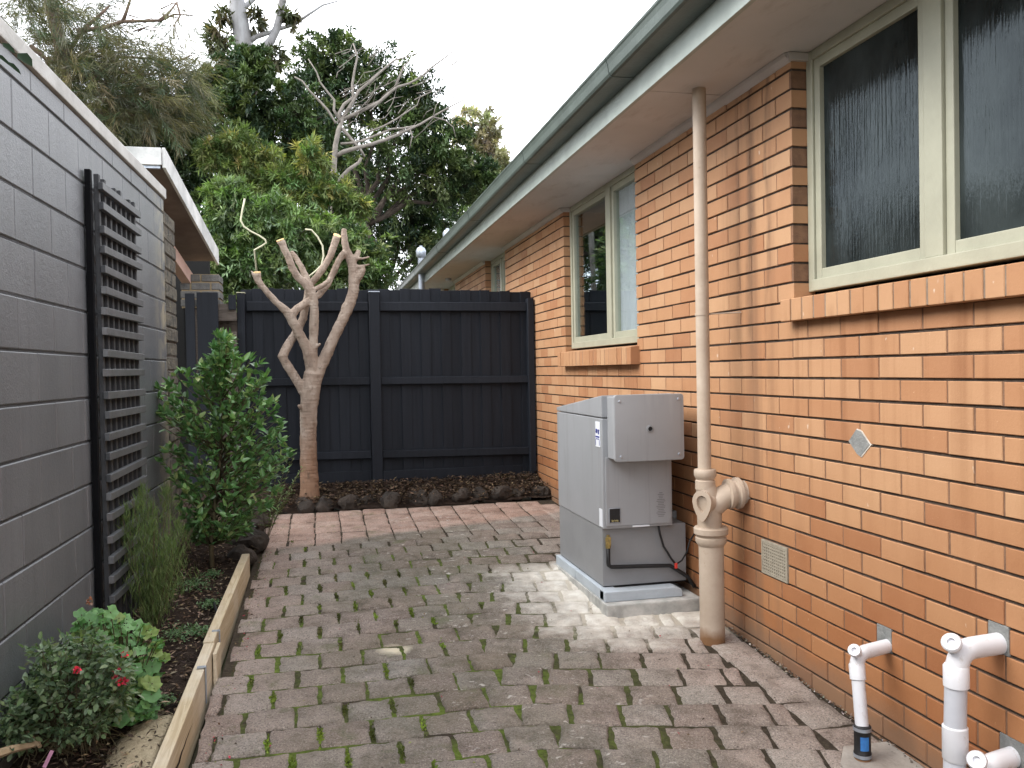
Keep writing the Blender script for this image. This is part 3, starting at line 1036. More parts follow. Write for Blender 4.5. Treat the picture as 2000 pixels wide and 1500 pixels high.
# windows
SOF = 1.387
def window(y0, y1, z0, mull, reed, curtain=None, xw=XW + .075, head=.075):
    """timber window filling y0..y1, z0..soffit; mull = (ya, yb) of the mullion"""
    zt = SOF
    m = MB()
    j = .045
    m.box(xw, xw + .09, y0, y0 + j, z0, zt); m.box(xw, xw + .09, y1 - j, y1, z0, zt)
    m.box(xw, xw + .09, y0 + j, y1 - j, zt - head * .55, zt)
    m.box(xw - .012, xw + .09, y0 + j, y1 - j, z0, z0 + .05)
    m.box(xw - .004, xw + .09, mull[0], mull[1], z0 + .05, zt - head * .55)
    win = m.build('window', M_FRAME, house, bevel=.004)
    for k, (a, b) in enumerate(((y0 + j, mull[0]), (mull[1], y1 - j))):
        za, zb = z0 + .05, zt - head * .55
        s_ = MB(); w = .042
        xs = xw + .010
        s_.box(xs, xs + .05, a + .002, a + w, za, zb); s_.box(xs, xs + .05, b - w, b - .002, za, zb)
        s_.box(xs + .001, xs + .049, a + w, b - w, zb - w, zb); s_.box(xs + .001, xs + .049, a + w, b - w, za, za + w * 1.1)
        s_.build('sash', M_FRAME, win, bevel=.004)
        g = MB(); g.box(xs + .022, xs + .026, a + w - .005, b - w + .005, za + w - .005, zb - w + .005)
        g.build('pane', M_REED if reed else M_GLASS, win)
        if curtain and curtain[k]:
            V, F = [], []
            n = 60
            for i in range(n + 1):
                yy_ = a + .02 + (b - a - .04) * i / n
                xx_ = xs + .060 + .018 * math.sin(i * 1.15) + .008 * math.sin(i * .4)
                V += [(xx_, yy_, za - .05), (xx_, yy_, zb + .03)]
            F = [(2 * i, 2 * i + 1, 2 * i + 3, 2 * i + 2) for i in range(n)]
            c_ = MB(); c_.add(V, F); c_.build('curtain', M_CURTAIN, win, fix=False, smooth=True)
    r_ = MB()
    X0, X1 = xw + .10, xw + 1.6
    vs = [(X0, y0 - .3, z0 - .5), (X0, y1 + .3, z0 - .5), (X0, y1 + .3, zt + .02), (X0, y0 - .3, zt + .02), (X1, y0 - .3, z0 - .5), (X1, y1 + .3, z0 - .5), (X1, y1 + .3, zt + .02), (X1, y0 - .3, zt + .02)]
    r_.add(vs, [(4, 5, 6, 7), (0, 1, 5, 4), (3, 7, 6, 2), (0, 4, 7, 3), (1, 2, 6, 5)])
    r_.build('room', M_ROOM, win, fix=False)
    return win
window(1.62, 3.421, .325, (2.575, 2.668), True)
window(5.34, 7.036, .172, (5.99, 6.09), False, (True, False), xw=XW + .055)
window(9.40, 10.58, .172, (9.93, 10.0), False, (True, True))
window(13.0, 14.2, .172, (13.55, 13.62), False, (True, True))

# eaves
FX = 1.612
for a, b in ((-3.0, .55), (.55, 2.2), (2.2, 4.015), (4.015, 5.83), (5.83, 7.65), (7.65, 10.0), (10.0, 12.4), (12.4, 15.0), (15.0, 18.0)):
    m = MB(); m.box(FX + .004, XW + .10, a + .002, b - .002, SOF + random.uniform(0, .0015), SOF + .012)
    m.build('soffit_panel', M_SOFFIT, house)
m = MB(); m.box(FX + .002, XW + .2, Y_A, Y_B, SOF + .016, SOF + .03); m.build('soffit_batten', M_BARKD, house)
def trim_run(a, b):
    m.prism_y([(XW - .032, SOF - .001), (XW + .002, SOF - .001), (XW + .002, SOF - .040), (XW - .010, SOF - .034), (XW - .026, SOF - .016)], a, b)
sp = [(Y_A, 1.59), (3.421 - .0, 5.34), (7.036, 9.40), (10.58, 13.0), (14.2, Y_B)]
for a, b in sp:
    m = MB(); trim_run(a, b); m.build('eave_trim', M_TRIM, house)
m = MB(); m.box(XW - .02, XW + .08, 3.400, 3.419, SOF - .036, SOF - .002); m.build('eave_trim', M_TRIM, house)
m = MB(); m.box(XW - .02, XW + .06, 7.015, 7.034, SOF - .036, SOF - .002); m.build('eave_trim', M_TRIM, house)
m = MB(); m.box(FX, FX + .024, Y_A, Y_B, SOF - .012, 1.60); m.build('fascia', M_FASCIA, house, bevel=.003)
# quad gutter: outside profile from fascia round to the rolled bead
prof_o = [(FX - .002, 1.492), (1.496, 1.489), (1.482, 1.494), (1.474, 1.506), (1.468, 1.545), (1.461, 1.566), (1.455, 1.574), (1.453, 1.583), (1.459, 1.590), (1.468, 1.588)]
prof_i = [(1.468, 1.582), (1.462, 1.578), (1.470, 1.566), (1.475, 1.545), (1.480, 1.508), (1.487, 1.500), (1.498, 1.496), (FX - .002, 1.498)]
m = MB()
for a, b in ((-3.0, .32), (.32, 4.14), (4.14, 5.98), (5.98, 8.3), (8.3, 10.6), (10.6, 13.2), (13.2, 18.0)):
    m.prism_y(prof_o + prof_i, a + .0015, b - .0015)
gut = m.build('gutter', M_GUTTER, house)
for yj in (4.14, 5.98, 8.3, 10.6, 13.2):
    q = MB()
    q.prism_y([(x - .003 if x < FX - .05 else x, z - .003) for x, z in prof_o[:9]] + [(x + .002, z) for x, z in reversed(prof_o[:9])], yj - .012, yj + .018)
    q.build('gutter_joint', M_GUTTER, gut)
m = MB(); rt = math.tan(R(17))
m.add([(1.52, Y_A, 1.60), (1.52, Y_B, 1.60), (7.5, Y_B, 1.60 + 5.98 * rt), (7.5, Y_A, 1.60 + 5.98 * rt), (13.4, Y_B, 1.6), (13.4, Y_A, 1.6),
       (1.56, Y_A, 1.575), (1.56, Y_B, 1.575), (13.4, Y_B, 1.575), (13.4, Y_A, 1.575)],
      [(0, 3, 2, 1), (3, 5, 4, 2), (6, 7, 8, 9), (0, 1, 7, 6), (4, 5, 9, 8), (0, 6, 9, 5, 3), (1, 2, 4, 8, 7)])
m.build('roof', M_ROOF, house)
m = MB(); m.box(XW + .12, 12.8, Y_A + .0, Y_A + .2, -2.2, 1.58); m.box(XW + .12, 12.8, Y_B - .2, Y_B, -1.9, 1.58); m.box(12.6, 12.8, Y_A + .2, Y_B - .2, -2.2, 1.58)
m.build('outer_wall', M_REND, house)
# two flue pipes with cowls, on the roof
for px_, py_, Yf in ((822, 484, 13.0), (874, 450, 12.6)):
    tp = at(px_, py_, Yf); s_ = mpp(Yf, px_)
    m = MB(); r_ = 6.2 * s_
    m.lathe([(r_, -.75), (r_, -.16), (r_ * 1.15, -.155), (r_ * 1.5, -.13), (r_ * 1.55, -.04), (r_ * 1.1, 0), (r_ * .55, .005), (r_ * .5, .03), (r_ * .05, .035)], tp, (0, 0, 1), 16)
    m.build('flue', M_GALV, house, smooth='auto')

# ------------------------------------------------------------------ drain stack
stk = thing('drain_stack', 'tall beige cast iron drain stack from the eave to the pavers beside the heater', 'drain pipe', (1.905, 3.93, G(3.93)))
m = MB(); m.lathe([(.0335, -.60), (.0335, 1.46)], (1.882, 3.945, 0), (0, 0, 1), 24)
pipe_top = m.build('upper_pipe', M_STACK, stk, smooth='auto')
m = MB()
m.lathe([(.050, -.618), (.050, -.575), (.044, -.570), (.050, -.560), (.056, -.548), (.056, -.525), (.052, -.518), (.034, -.517)], (1.884, 3.944, 0), (0, 0, 1), 24)
m.build('upper_socket', M_STACK, stk, smooth='auto')
m = MB()
m.lathe([(.062, -1.42), (.0625, -.905), (.070, -.895), (.078, -.88), (.078, -.862), (.073, -.858), (.073, -.852), (.080, -.848), (.086, -.84), (.086, -.815), (.080, -.808), (.061, -.807)], (1.907, 3.935, 0), (0, 0, 1), 28)
m.build('lower_pipe', M_STACK, stk, smooth='auto')
m = MB()
c0 = Vector((1.897, 3.94, -.70))
m.tube([(1.902, 3.937, -.83), (1.900, 3.938, -.73), (1.895, 3.94, -.66), (1.886, 3.944, -.60)], [.060, .061, .058, .048], 24)
m.tube([(1.885, 3.935, -.745), (1.935, 3.925, -.69), (1.975, 3.918, -.655), (2.01, 3.912, -.642)], [.050, .056, .058, .058], 20)
m.lathe([(.062, 0), (.076, .004), (.076, .022), (.064, .027), (.064, .044), (.080, .050), (.080, .066), (.060, .070), (.060, .12)], (1.985, 3.915, -.645), (1, -.06, .05), 24)
m.tube([(1.90, 3.93, -.68), (1.862, 3.90, -.685), (1.843, 3.885, -.688)], [.052, .048, .044], 18)
m.build('junction', M_STACK, stk, smooth='auto')
# pointed inspection opening facing the yard
fd = Vector((-.80, -.60, .02)).normalized(); su = Vector((0, 0, 1)); ss = su.cross(fd).normalized()
ic = Vector((1.836, 3.878, -.672))
def eye(wd, hu, hd, dep):
    out = []
    for i in range(20):
        a = 2 * math.pi * i / 20
        c_, s_ = math.cos(a), math.sin(a)
        yv = s_ * (hu if s_ > 0 else hd)
        xv = wd * c_ * (1 - .45 * max(0, -s_) ** 1.5)
        out.append(ic + ss * xv + su * yv + fd * dep)
    return out
m = MB()
e0, e1, e2, e3 = eye(.052, .058, .098, -.012), eye(.052, .058, .098, .008), eye(.029, .032, .054, .008), eye(.025, .028, .046, -.03)
fs = []
for a_ in range(3):
    for i in range(20):
        fs.append((a_ * 20 + i, a_ * 20 + (i + 1) % 20, (a_ + 1) * 20 + (i + 1) % 20, (a_ + 1) * 20 + i))
fs.append(tuple(60 + i for i in range(20)))
m.add(e0 + e1 + e2 + e3, fs)
m.build('inspection_flange', M_STACK, stk, smooth='auto')
m = MB()
m.lathe([(.036, 0), (.036, .012)], (1.881, 3.945, .255), (0, 0, 1), 24); m.tube([(1.91, 3.93, .262), (2.07, 3.90, .268)], .0035, 6)
m.build('pipe_clip', M_STACK, stk)

# ------------------------------------------------------------------ white waste pipes
def bend_pts(a, c, b, n=6):
    a, c, b = Vector(a), Vector(c), Vector(b)
    return [(a * (1 - t) ** 2 + c * 2 * t * (1 - t) + b * t * t) for t in [i / n for i in range(n + 1)]]
# slim pipe with black rubber coupling
w1 = thing('waste_pipe', 'slim white waste pipe with black rubber coupling and blue label below the air vent', 'pipe', (1.893, 2.705, G(2.7)), 'white waste pipes on the brick wall')
b1 = Vector((1.893, 2.705, -1.30)); t1 = Vector((1.905, 2.745, -1.125))
m = MB(); m.tube([Vector((1.8935, 2.705, -1.315)), t1], .0235, 20); m.build('pipe', M_PVC, w1, smooth='auto')
m = MB(); el = bend_pts((1.906, 2.748, -1.115), (1.912, 2.756, -1.072), (1.96, 2.770, -1.072)); m.tube(el + [(2.082, 2.806, -1.072)], [.026] * 7 + [.0255], 20)
m.lathe([(.0285, -.052), (.0285, 0), (.026, .004)], (1.9065, 2.750, -1.108), (t1 - b1).normalized(), 20)
m.build('elbow', M_PVC, w1, smooth='auto')
def plug(pc, dirv, r, parent):
    q = MB()
    q.lathe([(r * .8, -.035), (r * .82, -.004), (r * 1.05, 0), (r * 1.08, .010), (r * .95, .016), (r * .42, .016), (r * .40, .006), (r * .05, .006)], pc, dirv, 20)
    q.build('clean_out_plug', M_PVC, parent, smooth='auto')
plug(Vector((1.888, 2.733, -1.052)), Vector((-.62, -.55, .55)), .0225, w1)
m = MB(); q0 = Vector((1.8925, 2.702, -1.312))
m.lathe([(.0285, -.118), (.031, -.115), (.031, -.098), (.029, -.095), (.029, -.022), (.031, -.019), (.031, -.003), (.0285, 0)], q0, (0, 0, 1), 24)
cp = m.build('rubber_coupling', M_RUBBER, w1, smooth='auto')
m = MB()
for z in (-.108, -.011): m.lathe([(.0312, -.006), (.0318, -.006), (.0318, .006), (.0312, .006)], q0 + Vector((0, 0, z)), (0, 0, 1), 24)
m.build('hose_clamp', M_GALV, cp)
m = MB(); V = []
for i in range(7):
    a = R(222 + i * 10)
    for z in (-.084, -.034): V.append(q0 + Vector((math.cos(a) * .0297, math.sin(a) * .0297, z)))
m.add(V, [(2 * i, 2 * i + 2, 2 * i + 3, 2 * i + 1) for i in range(6)]); m.build('label', M_BLUE, cp, fix=False)
m = MB(); m.lathe([(.030, -.2), (.029, -.112)], q0, (0, 0, 1), 20); m.build('riser', M_STACK, w1, smooth='auto')
# stout pipe
w2 = thing('waste_pipe', 'stout upright white waste pipe with two couplings at the right edge', 'pipe', (1.905, 2.245, G(2.24)), 'white waste pipes on the brick wall')
m = MB(); m.tube([(1.900, 2.262, -1.6), (1.906, 2.250, -1.0)], .0325, 24); m.build('pipe', M_PVCG, w2, smooth='auto')
m = MB(); el = bend_pts((1.907, 2.249, -.965), (1.910, 2.246, -.893), (1.97, 2.250, -.893)); m.tube(el + [(2.082, 2.262, -.893)], .0335, 22)
m.lathe([(.0375, -.062), (.0375, 0), (.034, .005)], (1.907, 2.249, -.945), (0, 0, 1), 24)
m.build('elbow', M_PVC, w2, smooth='auto')
plug(Vector((1.882, 2.236, -.868)), Vector((-.62, -.50, .60)), .028, w2)
m = MB(); m.lathe([(.034, -.105), (.0375, -.1), (.0375, 0), (.034, .004)], (1.9045, 2.253, -1.135), (0, 0, 1), 24); m.build('coupling', M_PVC, w2, smooth='auto')
# low stub
w3 = thing('waste_pipe', 'short white waste pipe stub low on the wall in the bottom right corner', 'pipe', (1.92, 2.175, G(2.17)), 'white waste pipes on the brick wall')
m = MB(); el = bend_pts((1.925, 2.180, -1.33), (1.925, 2.178, -1.232), (1.985, 2.190, -1.232)); m.tube([(1.925, 2.180, -1.6)] + el + [(2.082, 2.212, -1.232)], .031, 22)
m.build('elbow', M_PVC, w3, smooth='auto')
plug(Vector((1.905, 2.163, -1.203)), Vector((-.62, -.55, .55)), .027, w3)

# ------------------------------------------------------------------ gas heater
ht = thing('gas_heater', 'grey outdoor ducted gas heater cabinet on a plinth against the brick wall', 'heater', (1.79, 4.95, G(4.95)))
m = MB(); m.box(1.505, 2.066, 4.385, 5.46, -1.42, -1.298); m.build('slab', M_SLAB, ht, bevel=.008)
m = MB(); m.box(1.512, 1.60, 4.462, 5.0, -1.298, -1.238); m.box(1.512, 1.60, 5.008, 5.44, -1.298, -1.238); m.build('side_rail', M_RAIL, ht, bevel=.006)
m = MB(); m.prism_y([(1.512, -1.297), (1.512, -1.240), (1.935, -1.240), (1.965, -1.252), (1.975, -1.272), (1.975, -1.297)], 4.440, 4.53); m.build('front_rail', M_RAIL, ht, bevel=.006)
m = MB(); m.box(1.534, 2.040, 4.535, 5.41, -1.232, -.900); m.build('base_cabinet', M_HEATERD, ht, bevel=.004)
m = MB(); m.box(1.540, 2.035, 4.545, 5.40, -1.240, -1.230); m.build('base_gasket', M_RUBBER, ht)
m = MB(); m.box(1.955, 2.068, 4.72, 5.42, -1.23, -.862); m.build('side_duct', M_HEATERD, ht, bevel=.005)
m = MB(); m.box(1.530, 1.945, 4.500, 5.415, -.902, -.281); m.build('cabinet', M_HEATER, ht, bevel=.006)
m = MB(); m.prism_y([(0, 0)], 0, 0) if False else None
m = MB()
x0, x1, ya, yb = 1.528, 1.947, 4.498, 5.417
m.add([(x0, ya, -.276), (x1, ya, -.276), (x1, yb, -.276), (x0, yb, -.276), (x0, ya, -.152), (x1, ya, -.148), (x1, yb, -.250), (x0, yb, -.252)],
      [(0, 3, 2, 1), (4, 5, 6, 7), (0, 1, 5, 4), (1, 2, 6, 5), (2, 3, 7, 6), (3, 0, 4, 7)])
m.build('lid', M_HEATER, ht, bevel=.006)
m = MB(); m.box(1.545, 1.933, 4.492, 4.502, -.886, -.50); fp = m.build('front_panel', M_HEATER, ht, bevel=.003)
m = MB(); m.box(1.70, 1.80, 4.487, 4.4935, -.897, -.889); m.build('panel_lip', M_WHITE, fp)
m = MB(); m.box(1.562, 1.945, 4.385, 4.502, -.502, -.158); cow = m.build('flue_cowl', M_HEATER, ht, bevel=.005)
def rrect(x0, x1, z0, z1, r, n=5):
    out = []
    for cx, cz, a0 in ((x1 - r, z1 - r, 0), (x0 + r, z1 - r, 90), (x0 + r, z0 + r, 180), (x1 - r, z0 + r, 270)):
        for i in range(n + 1):
            a = R(a0 + 90 * i / n); out.append((cx + r * math.cos(a), cz + r * math.sin(a)))
    return out
m = MB(); m.prism_y(rrect(1.553, 1.957, -.512, -.147, .018), 4.352, 4.380); cpn = m.build('cover_plate', M_HEATER, cow, bevel=.003, smooth='auto')
m = MB()
for x, z in ((1.583, -.182), (1.925, -.176), (1.587, -.483), (1.927, -.480)):
    m.lathe([(.0075, 0), (.0075, .003), (.004, .005), (.001, .005)], (x, 4.352, z), (0, -1, 0), 10)
m.build('cover_screw', M_GALV, cow)
m = MB(); m.lathe([(.020, 0), (.020, .004), (.013, .006), (.0125, .0005), (.001, .0005)], (1.757, 4.352, -.336), (0, -1, 0), 18, 0)
hole = m.build('flue_port', M_HEATERD, cow, smooth='auto')
m = MB(); m.lathe([(.0125, 0), (.0125, .0035), (.0005, .0035)], (1.757, 4.3515, -.336), (0, -1, 0), 18); m.build('flue_hole', M_DARK, cow)
# stickers and badge
def tx(body, size, x, y, z, mat, parent, rot, name='lettering'):
    c = bpy.data.curves.new(name, 'FONT'); c.body = body; c.size = size; c.extrude = .0003; c.align_x = 'CENTER'
    c.materials.append(mat)
    tmp_ = bpy.data.objects.new(name, c); COL.objects.link(tmp_)
    me_ = bpy.data.meshes.new_from_object(tmp_.evaluated_get(bpy.context.evaluated_depsgraph_get()))
    bpy.data.objects.remove(tmp_); me_.name = name
    if not me_.materials: me_.materials.append(mat)
    o = bpy.data.objects.new(name, me_); COL.objects.link(o)
    o.parent = parent; o.location = Vector((x, y, z)) - off(parent); o.rotation_euler = rot
    WORLD[o] = off(parent)
    return o
m = MB(); m.box(1.5265, 1.5303, 4.530, 4.605, -.445, -.302); stk1 = m.build('side_sticker', M_WHITE, ht, bevel=.001, seg=1)
m = MB()
for (ya, yb_, za, zb_) in ((4.533, 4.575, -.352, -.347), (4.548, 4.60, -.362, -.357), (4.54, 4.56, -.372, -.345), (4.575, 4.597, -.368, -.343), (4.535, 4.600, -.392, -.383), (4.540, 4.595, -.402, -.397), (4.534, 4.540, -.435, -.402), (4.596, 4.601, -.435, -.402)):
    m.box(1.5258, 1.527, ya, yb_, za, zb_)
m.build('sticker_print', M_INK, stk1)
m = MB(); m.box(1.5268, 1.5303, 4.512, 4.560, -.892, -.792); m.build('pale_label', M_WHITE, ht)
m = MB(); m.box(1.560, 1.629, 4.4885, 4.4925, -.868, -.784); bd = m.build('badge_rim', M_GALV, ht, bevel=.001, seg=1)
m = MB(); m.box(1.564, 1.625, 4.4870, 4.4890, -.864, -.788); m.build('badge', M_RUBBER, bd)
tx('brivis', .019, 1.5945, 4.4862, -.860, M_GOLD, bd, (R(90), 0, 0))
m = MB()
for i in range(15):
    z = -.712 - i * .0095
    w = .010 + .012 * min(1, i / 5) + .006 * math.sin(i * 1.7)
    m.box(1.872 - w, 1.872 + w, 4.4912, 4.4925, z - .0018, z + .0018)
m.build('fine_print', M_GREYINK, fp)
# gas valve and black pipe, cables
m = MB()
m.lathe([(.012, 0), (.015, .004), (.015, .018), (.010, .022), (.010, .036), (.016, .040), (.016, .052), (.009, .056), (.009, .075)], (1.560, 4.512, -1.012), (0, 0, 1), 12)
m.tube([(1.560, 4.512, -.968), (1.545, 4.490, -.960)], .007, 8); m.box(1.538, 1.566, 4.480, 4.492, -.990, -.945)
m.build('gas_valve', M_BRASS, ht)
m = MB(); m.tube([(1.560, 4.512, -1.0), (1.560, 4.512, -1.09), (1.562, 4.512, -1.108), (1.575, 4.512, -1.118), (1.62, 4.512, -1.121), (1.80, 4.512, -1.128), (1.93, 4.512, -1.135), (2.03, 4.50, -1.20), (2.066, 4.48, -1.26)], .0115, 10); m.build('gas_pipe', M_RUBBER, ht, smooth=True)
m = MB(); m.tube([(1.865, 4.515, -.90), (1.872, 4.512, -.95), (1.89, 4.505, -1.02), (1.93, 4.495, -1.09), (1.955, 4.488, -1.125)], .0065, 8)
m.tube([(1.955, 4.486, -1.125), (1.985, 4.47, -1.10), (2.01, 4.455, -1.05), (2.025, 4.45, -.99), (2.06, 4.46, -.95)], .005, 8); m.build('cable', M_RUBBER, ht, smooth=True)
m = MB(); m.box(1.945, 1.960, 4.474, 4.484, -1.145, -1.115); m.build('red_tag', M_RED, ht, bevel=.002)

# ------------------------------------------------------------------ block wall on the left
def wx(y): return -1.078 + .025 * (y - 3.25)
bw = thing('block_wall', 'tall grey painted concrete block wall with pale coping on the left', 'wall', (wx(4), 4, G(4)))
WROT = math.atan(.025)
WEND = 6.13
m = MB()
def wbox(mb_, y0, y1, z0, z1, dx0, dx1):
    vs = []
    for dx in (dx0, dx1):
        for y in (y0, y1):
            for z in (z0, z1): vs.append((wx(y) + dx, y, z))
    mb_.add(vs, [(0, 1, 3, 2), (4, 6, 7, 5), (0, 4, 5, 1), (2, 3, 7, 6), (0, 2, 6, 4), (1, 5, 7, 3)])
wbox(m, -2.0, WEND - .004, -2.0, 1.20, -.19, -.006)
m.build('block_mortar', M_BLOCKMORT, bw, fix=True)
joinb = MB()
def block_mesh(L, H):
    q = MB(); q.box(-.09, 0, -L / 2, L / 2, -H / 2, H / 2)
    return q.mesh('block', M_BLOCK, bevel=.004, seg=1)
bcache = {}
for c in range(-9, 6):
    z0 = .105 + .2 * c; z1 = z0 + .2
    if c == 5: z1 = 1.20
    offb = 0 if c % 2 else .2
    y = 3.428 + offb - .2 - 16 * .4 + (.2 if False else 0)
    while y < WEND:
        a, b = max(y, -2.0), min(y + .4, WEND)
        y += .4
        if b - a < .04 or z1 < G((a + b) / 2): continue
        key = (round(b - a - .0035, 3), round(z1 - z0 - .010, 3))
        if key not in bcache: bcache[key] = block_mesh(*key)
        loc = Vector((wx((a + b) / 2) + random.gauss(0, .0012), (a + b) / 2, (z0 + z1) / 2))
        if a > 2.6:
            o = link('block', bcache[key], bw, loc); o.rotation_euler = (0, 0, -WROT + random.gauss(0, .001))
        else:
            Mx = Matrix.Translation(loc) @ Matrix.Rotation(-WROT, 4, 'Z')
            joinb.add([Mx @ v.co for v in bcache[key].vertices], [tuple(p_.vertices) for p_ in bcache[key].polygons])
o = joinb.build('blockwork', M_BLOCK, bw, fix=False); o['kind'] = 'stuff'
m = MB(); wbox(m, -2.0, WEND + .01, 1.20, 1.268, -.215, .018); m.build('coping', M_CAP, bw, bevel=.006)
# rough unpainted pier past the painted end
pier = thing('wall_pier', 'rough unpainted masonry pier at the far end of the grey block wall', 'pier', (-1.0, 6.4, G(6.4)))
for c in range(-13, 12):
    z0 = -.06 + .1 * c
    if z0 < G(6.4) - .1: continue
    q = MB(); a = random.uniform(-.02, .012)
    q.box(-1.24, -1.004 + random.uniform(-.012, .006), WEND + .012, 6.62 + a, z0 + .003, z0 + .097)
    q.build('stone', M_PIER, pier, bevel=.008, seg=1)
m = MB(); m.box(-1.23, -1.02, WEND + .012, 6.60, -1.35, 1.13); m.build('pier_core', M_BED, pier)

# trellis in front of the wall
tr_ = thing('trellis', 'grey painted timber trellis panel standing against the block wall', 'trellis', (-1.0, 4.74, G(4.74)))
TY0, TY1 = 4.345, 5.105
def tx_(y): return wx(y) + .050
for i in range(21):
    z = .905 - i * .0985 + random.gauss(0, .003)
    q = MB(); vs = []
    tl = random.gauss(0, .0025)
    for dx in (0, .024):
        for y in (TY0 + random.uniform(-.012, .006), TY1 + random.uniform(-.005, .012)):
            for zz in (z - .018, z + .018): vs.append((tx_(y) + dx, y, zz + (tl if y > 4.7 else -tl)))
    q.add(vs, [(0, 1, 3, 2), (4, 6, 7, 5), (0, 4, 5, 1), (2, 3, 7, 6), (0, 2, 6, 4), (1, 5, 7, 3)])
    q.build('slat', M_TRELLIS, tr_, bevel=.002, seg=1)
for i in range(8):
    y = TY0 + .03 + i * (TY1 - TY0 - .06) / 7
    q = MB(); q.box(tx_(y) - .024, tx_(y) - .001, y - .016, y + .016, -1.34, .955 + random.uniform(-.01, .02))
    q.build('upright', M_TRELLISV, tr_, bevel=.002, seg=1)
q = MB(); q.box(wx(4.3) + .006, wx(4.3) + .032, 4.283, 4.318, -1.36, .97); q.build('post', M_SHADESTRIP, tr_, bevel=.003)  # black strip standing in for the blurred shade beside the trellis

# ------------------------------------------------------------------ rear fence
def fy(x): return 8.10 + .066 * (2.07 - x)
fn = thing('paling_fence', 'charcoal painted paling fence closing the end of the yard', 'fence', (.6, fy(.6), -1.05))
x = -.70; pal_i = 0
while x < 2.05:
    w = random.uniform(.092, .104)
    x1 = min(x + w, 2.052)
    zt = .800 + .012 * (1.0 - x) * .5 + random.gauss(0, .006) - (.02 if x > 1.0 else 0) * (x - 1)
    q = MB(); pal_i += 1; yb_ = fy(x) + .0475 + .0155 * (pal_i % 2) + random.uniform(0, .001)
    q.box(x - .007 * (pal_i % 2), x1 + .007 * (pal_i % 2), yb_, yb_ + .014, -1.04, zt)
    q.build('paling', M_FENCE, fn, bevel=.0015, seg=1)
    x = x1
for zc, h in ((.628, .085), (-.085, .070), (-.792, .070)):
    for a, b in ((-.655, .468), (.575, 2.0)):
        q = MB(); vs = []
        for xx in (a, b):
            for dy in (0, .045):
                for dz in (-h / 2, h / 2): vs.append((xx, fy(xx) + dy, zc + dz + .008 * (1 - xx)))
        q.add(vs, [(0, 1, 3, 2), (4, 6, 7, 5), (0, 4, 5, 1), (2, 3, 7, 6), (0, 2, 6, 4), (1, 5, 7, 3)])
        q.build('rail', M_FENCE, fn, bevel=.004, seg=1)
for xa, xb_, zt in ((-.735, -.665, .76), (.472, .572, .765), (2.0, 2.062, .70)):
    q = MB(); q.box(xa, xb_, fy(xa) - .045, fy(xa) + .045, -1.35, zt); q.build('post', M_FENCE, fn, bevel=.004, seg=1)
q = MB(); q.box(.470, .574, fy(.5) - .047, fy(.5) + .047, .766, .775); q.build('post_cap', M_GALV, fn)
q = MB(); q.box(-.737, -.663, fy(-.7) - .047, fy(-.7) + .047, .761, .769); q.build('post_cap', M_PALESTEM, fn)
for a, b in ((-.66, .470), (.574, 2.0)):
    q = MB(); q.box(a, b, fy((a + b) / 2) + .012, fy((a + b) / 2) + .034, -1.20, -.945); q.build('plinth_board', M_FENCE, fn, bevel=.003, seg=1)
# short odd panel left of the fence post
f2 = thing('fence_offcut', 'narrow charcoal boards screening the brick pillar left of the fence', 'fence panel', (-1.0, 8.1, -1.05))
for xa, xb_, zt in ((-1.165, -1.085, .742), (-1.066, -.884, .752)):
    q = MB(); q.box(xa, xb_, 8.08, 8.10, -1.15, zt); q.build('board', M_FENCE, f2, bevel=.002, seg=1)
q = MB(); q.box(-1.10, -1.05, 8.10, 8.13, -1.1, .60); q.build('batten', M_OLDWOOD, f2, bevel=.004)
f3 = thing('broken_planks', 'weathered grey brown broken planks in the gap beside the fence post', 'planks', (-.8, 8.2, -1.05))
for za, zb_ in ((.50, .655), (.16, .40), (-.25, .02), (-.60, -.32), (-.98, -.66)):
    q = MB(); q.box(-.895, -.735, 8.17, 8.195, za, zb_); q.build('plank', M_OLDWOOD, f3, bevel=.004)
q = MB(); q.box(-.80, -.735, 8.14, 8.165, .60, .735); q.build('plank', M_FENCE, f3, bevel=.003)
q = MB(); q.box(-1.0, -.73, 8.26, 8.30, -1.1, .52); q.build('backing', M_BARKD, f3)

# ------------------------------------------------------------------ neighbour's carport
cpt = thing('carport', "neighbour's carport with white sloping fascia behind the block wall", 'carport', (-2.0, 7.5, G(7.5)))
A = Vector((-1.063, 6.60, 1.655)); B = Vector((-.895, 8.35, 1.165))
def roofslab(name, mat, z_in, z_out, xin, xout, ya=0.0, yb_=1.0, xl=None, bevel=.004):
    q = MB(); a = A.lerp(B, ya); b = A.lerp(B, yb_)
    vs = []
    for p_ in (a, b):
        for dx in (xin, xout):
            for dz in (z_in, z_out): vs.append((p_.x + dx if dx > -3 else -4.2, p_.y, p_.z + dz))
    q.add(vs, [(0, 1, 3, 2), (4, 6, 7, 5), (0, 4, 5, 1), (2, 3, 7, 6), (0, 2, 6, 4), (1, 5, 7, 3)])
    return q.build(name, mat, cpt, bevel=bevel)
M_WFASC = simple('weathered white fascia', (.72, .72, .70), (.40, .41, .40), 5, .6, .4, 30)
M_PINK = simple('pink painted beam', (.60, .40, .33), (.50, .33, .27), 5, .7, .2, 30)
M_SOFB = simple('brown stained soffit', (.20, .155, .13), (.12, .09, .075), 4, .85, .2, 20)
roofslab('roof', M_WFASC, -.03, .0, -4, -.02)
roofslab('fascia', M_WFASC, -.135, .012, -.022, .0)
q = MB(); q.box(-4.2, -1.087, 6.578, 6.599, 1.535, 1.660); q.build('fascia', M_WFASC, cpt, bevel=.004)
q = MB(); q.box(-4.2, -1.10, 6.602, 6.64, 1.515, 1.535); q.build('drip_strip', M_GALV, cpt)
roofslab('soffit', M_SOFB, -.10, -.07, -4, -.03)
roofslab('beam', M_PINK, -.36, -.24, -.30, -.22, .1, .98)
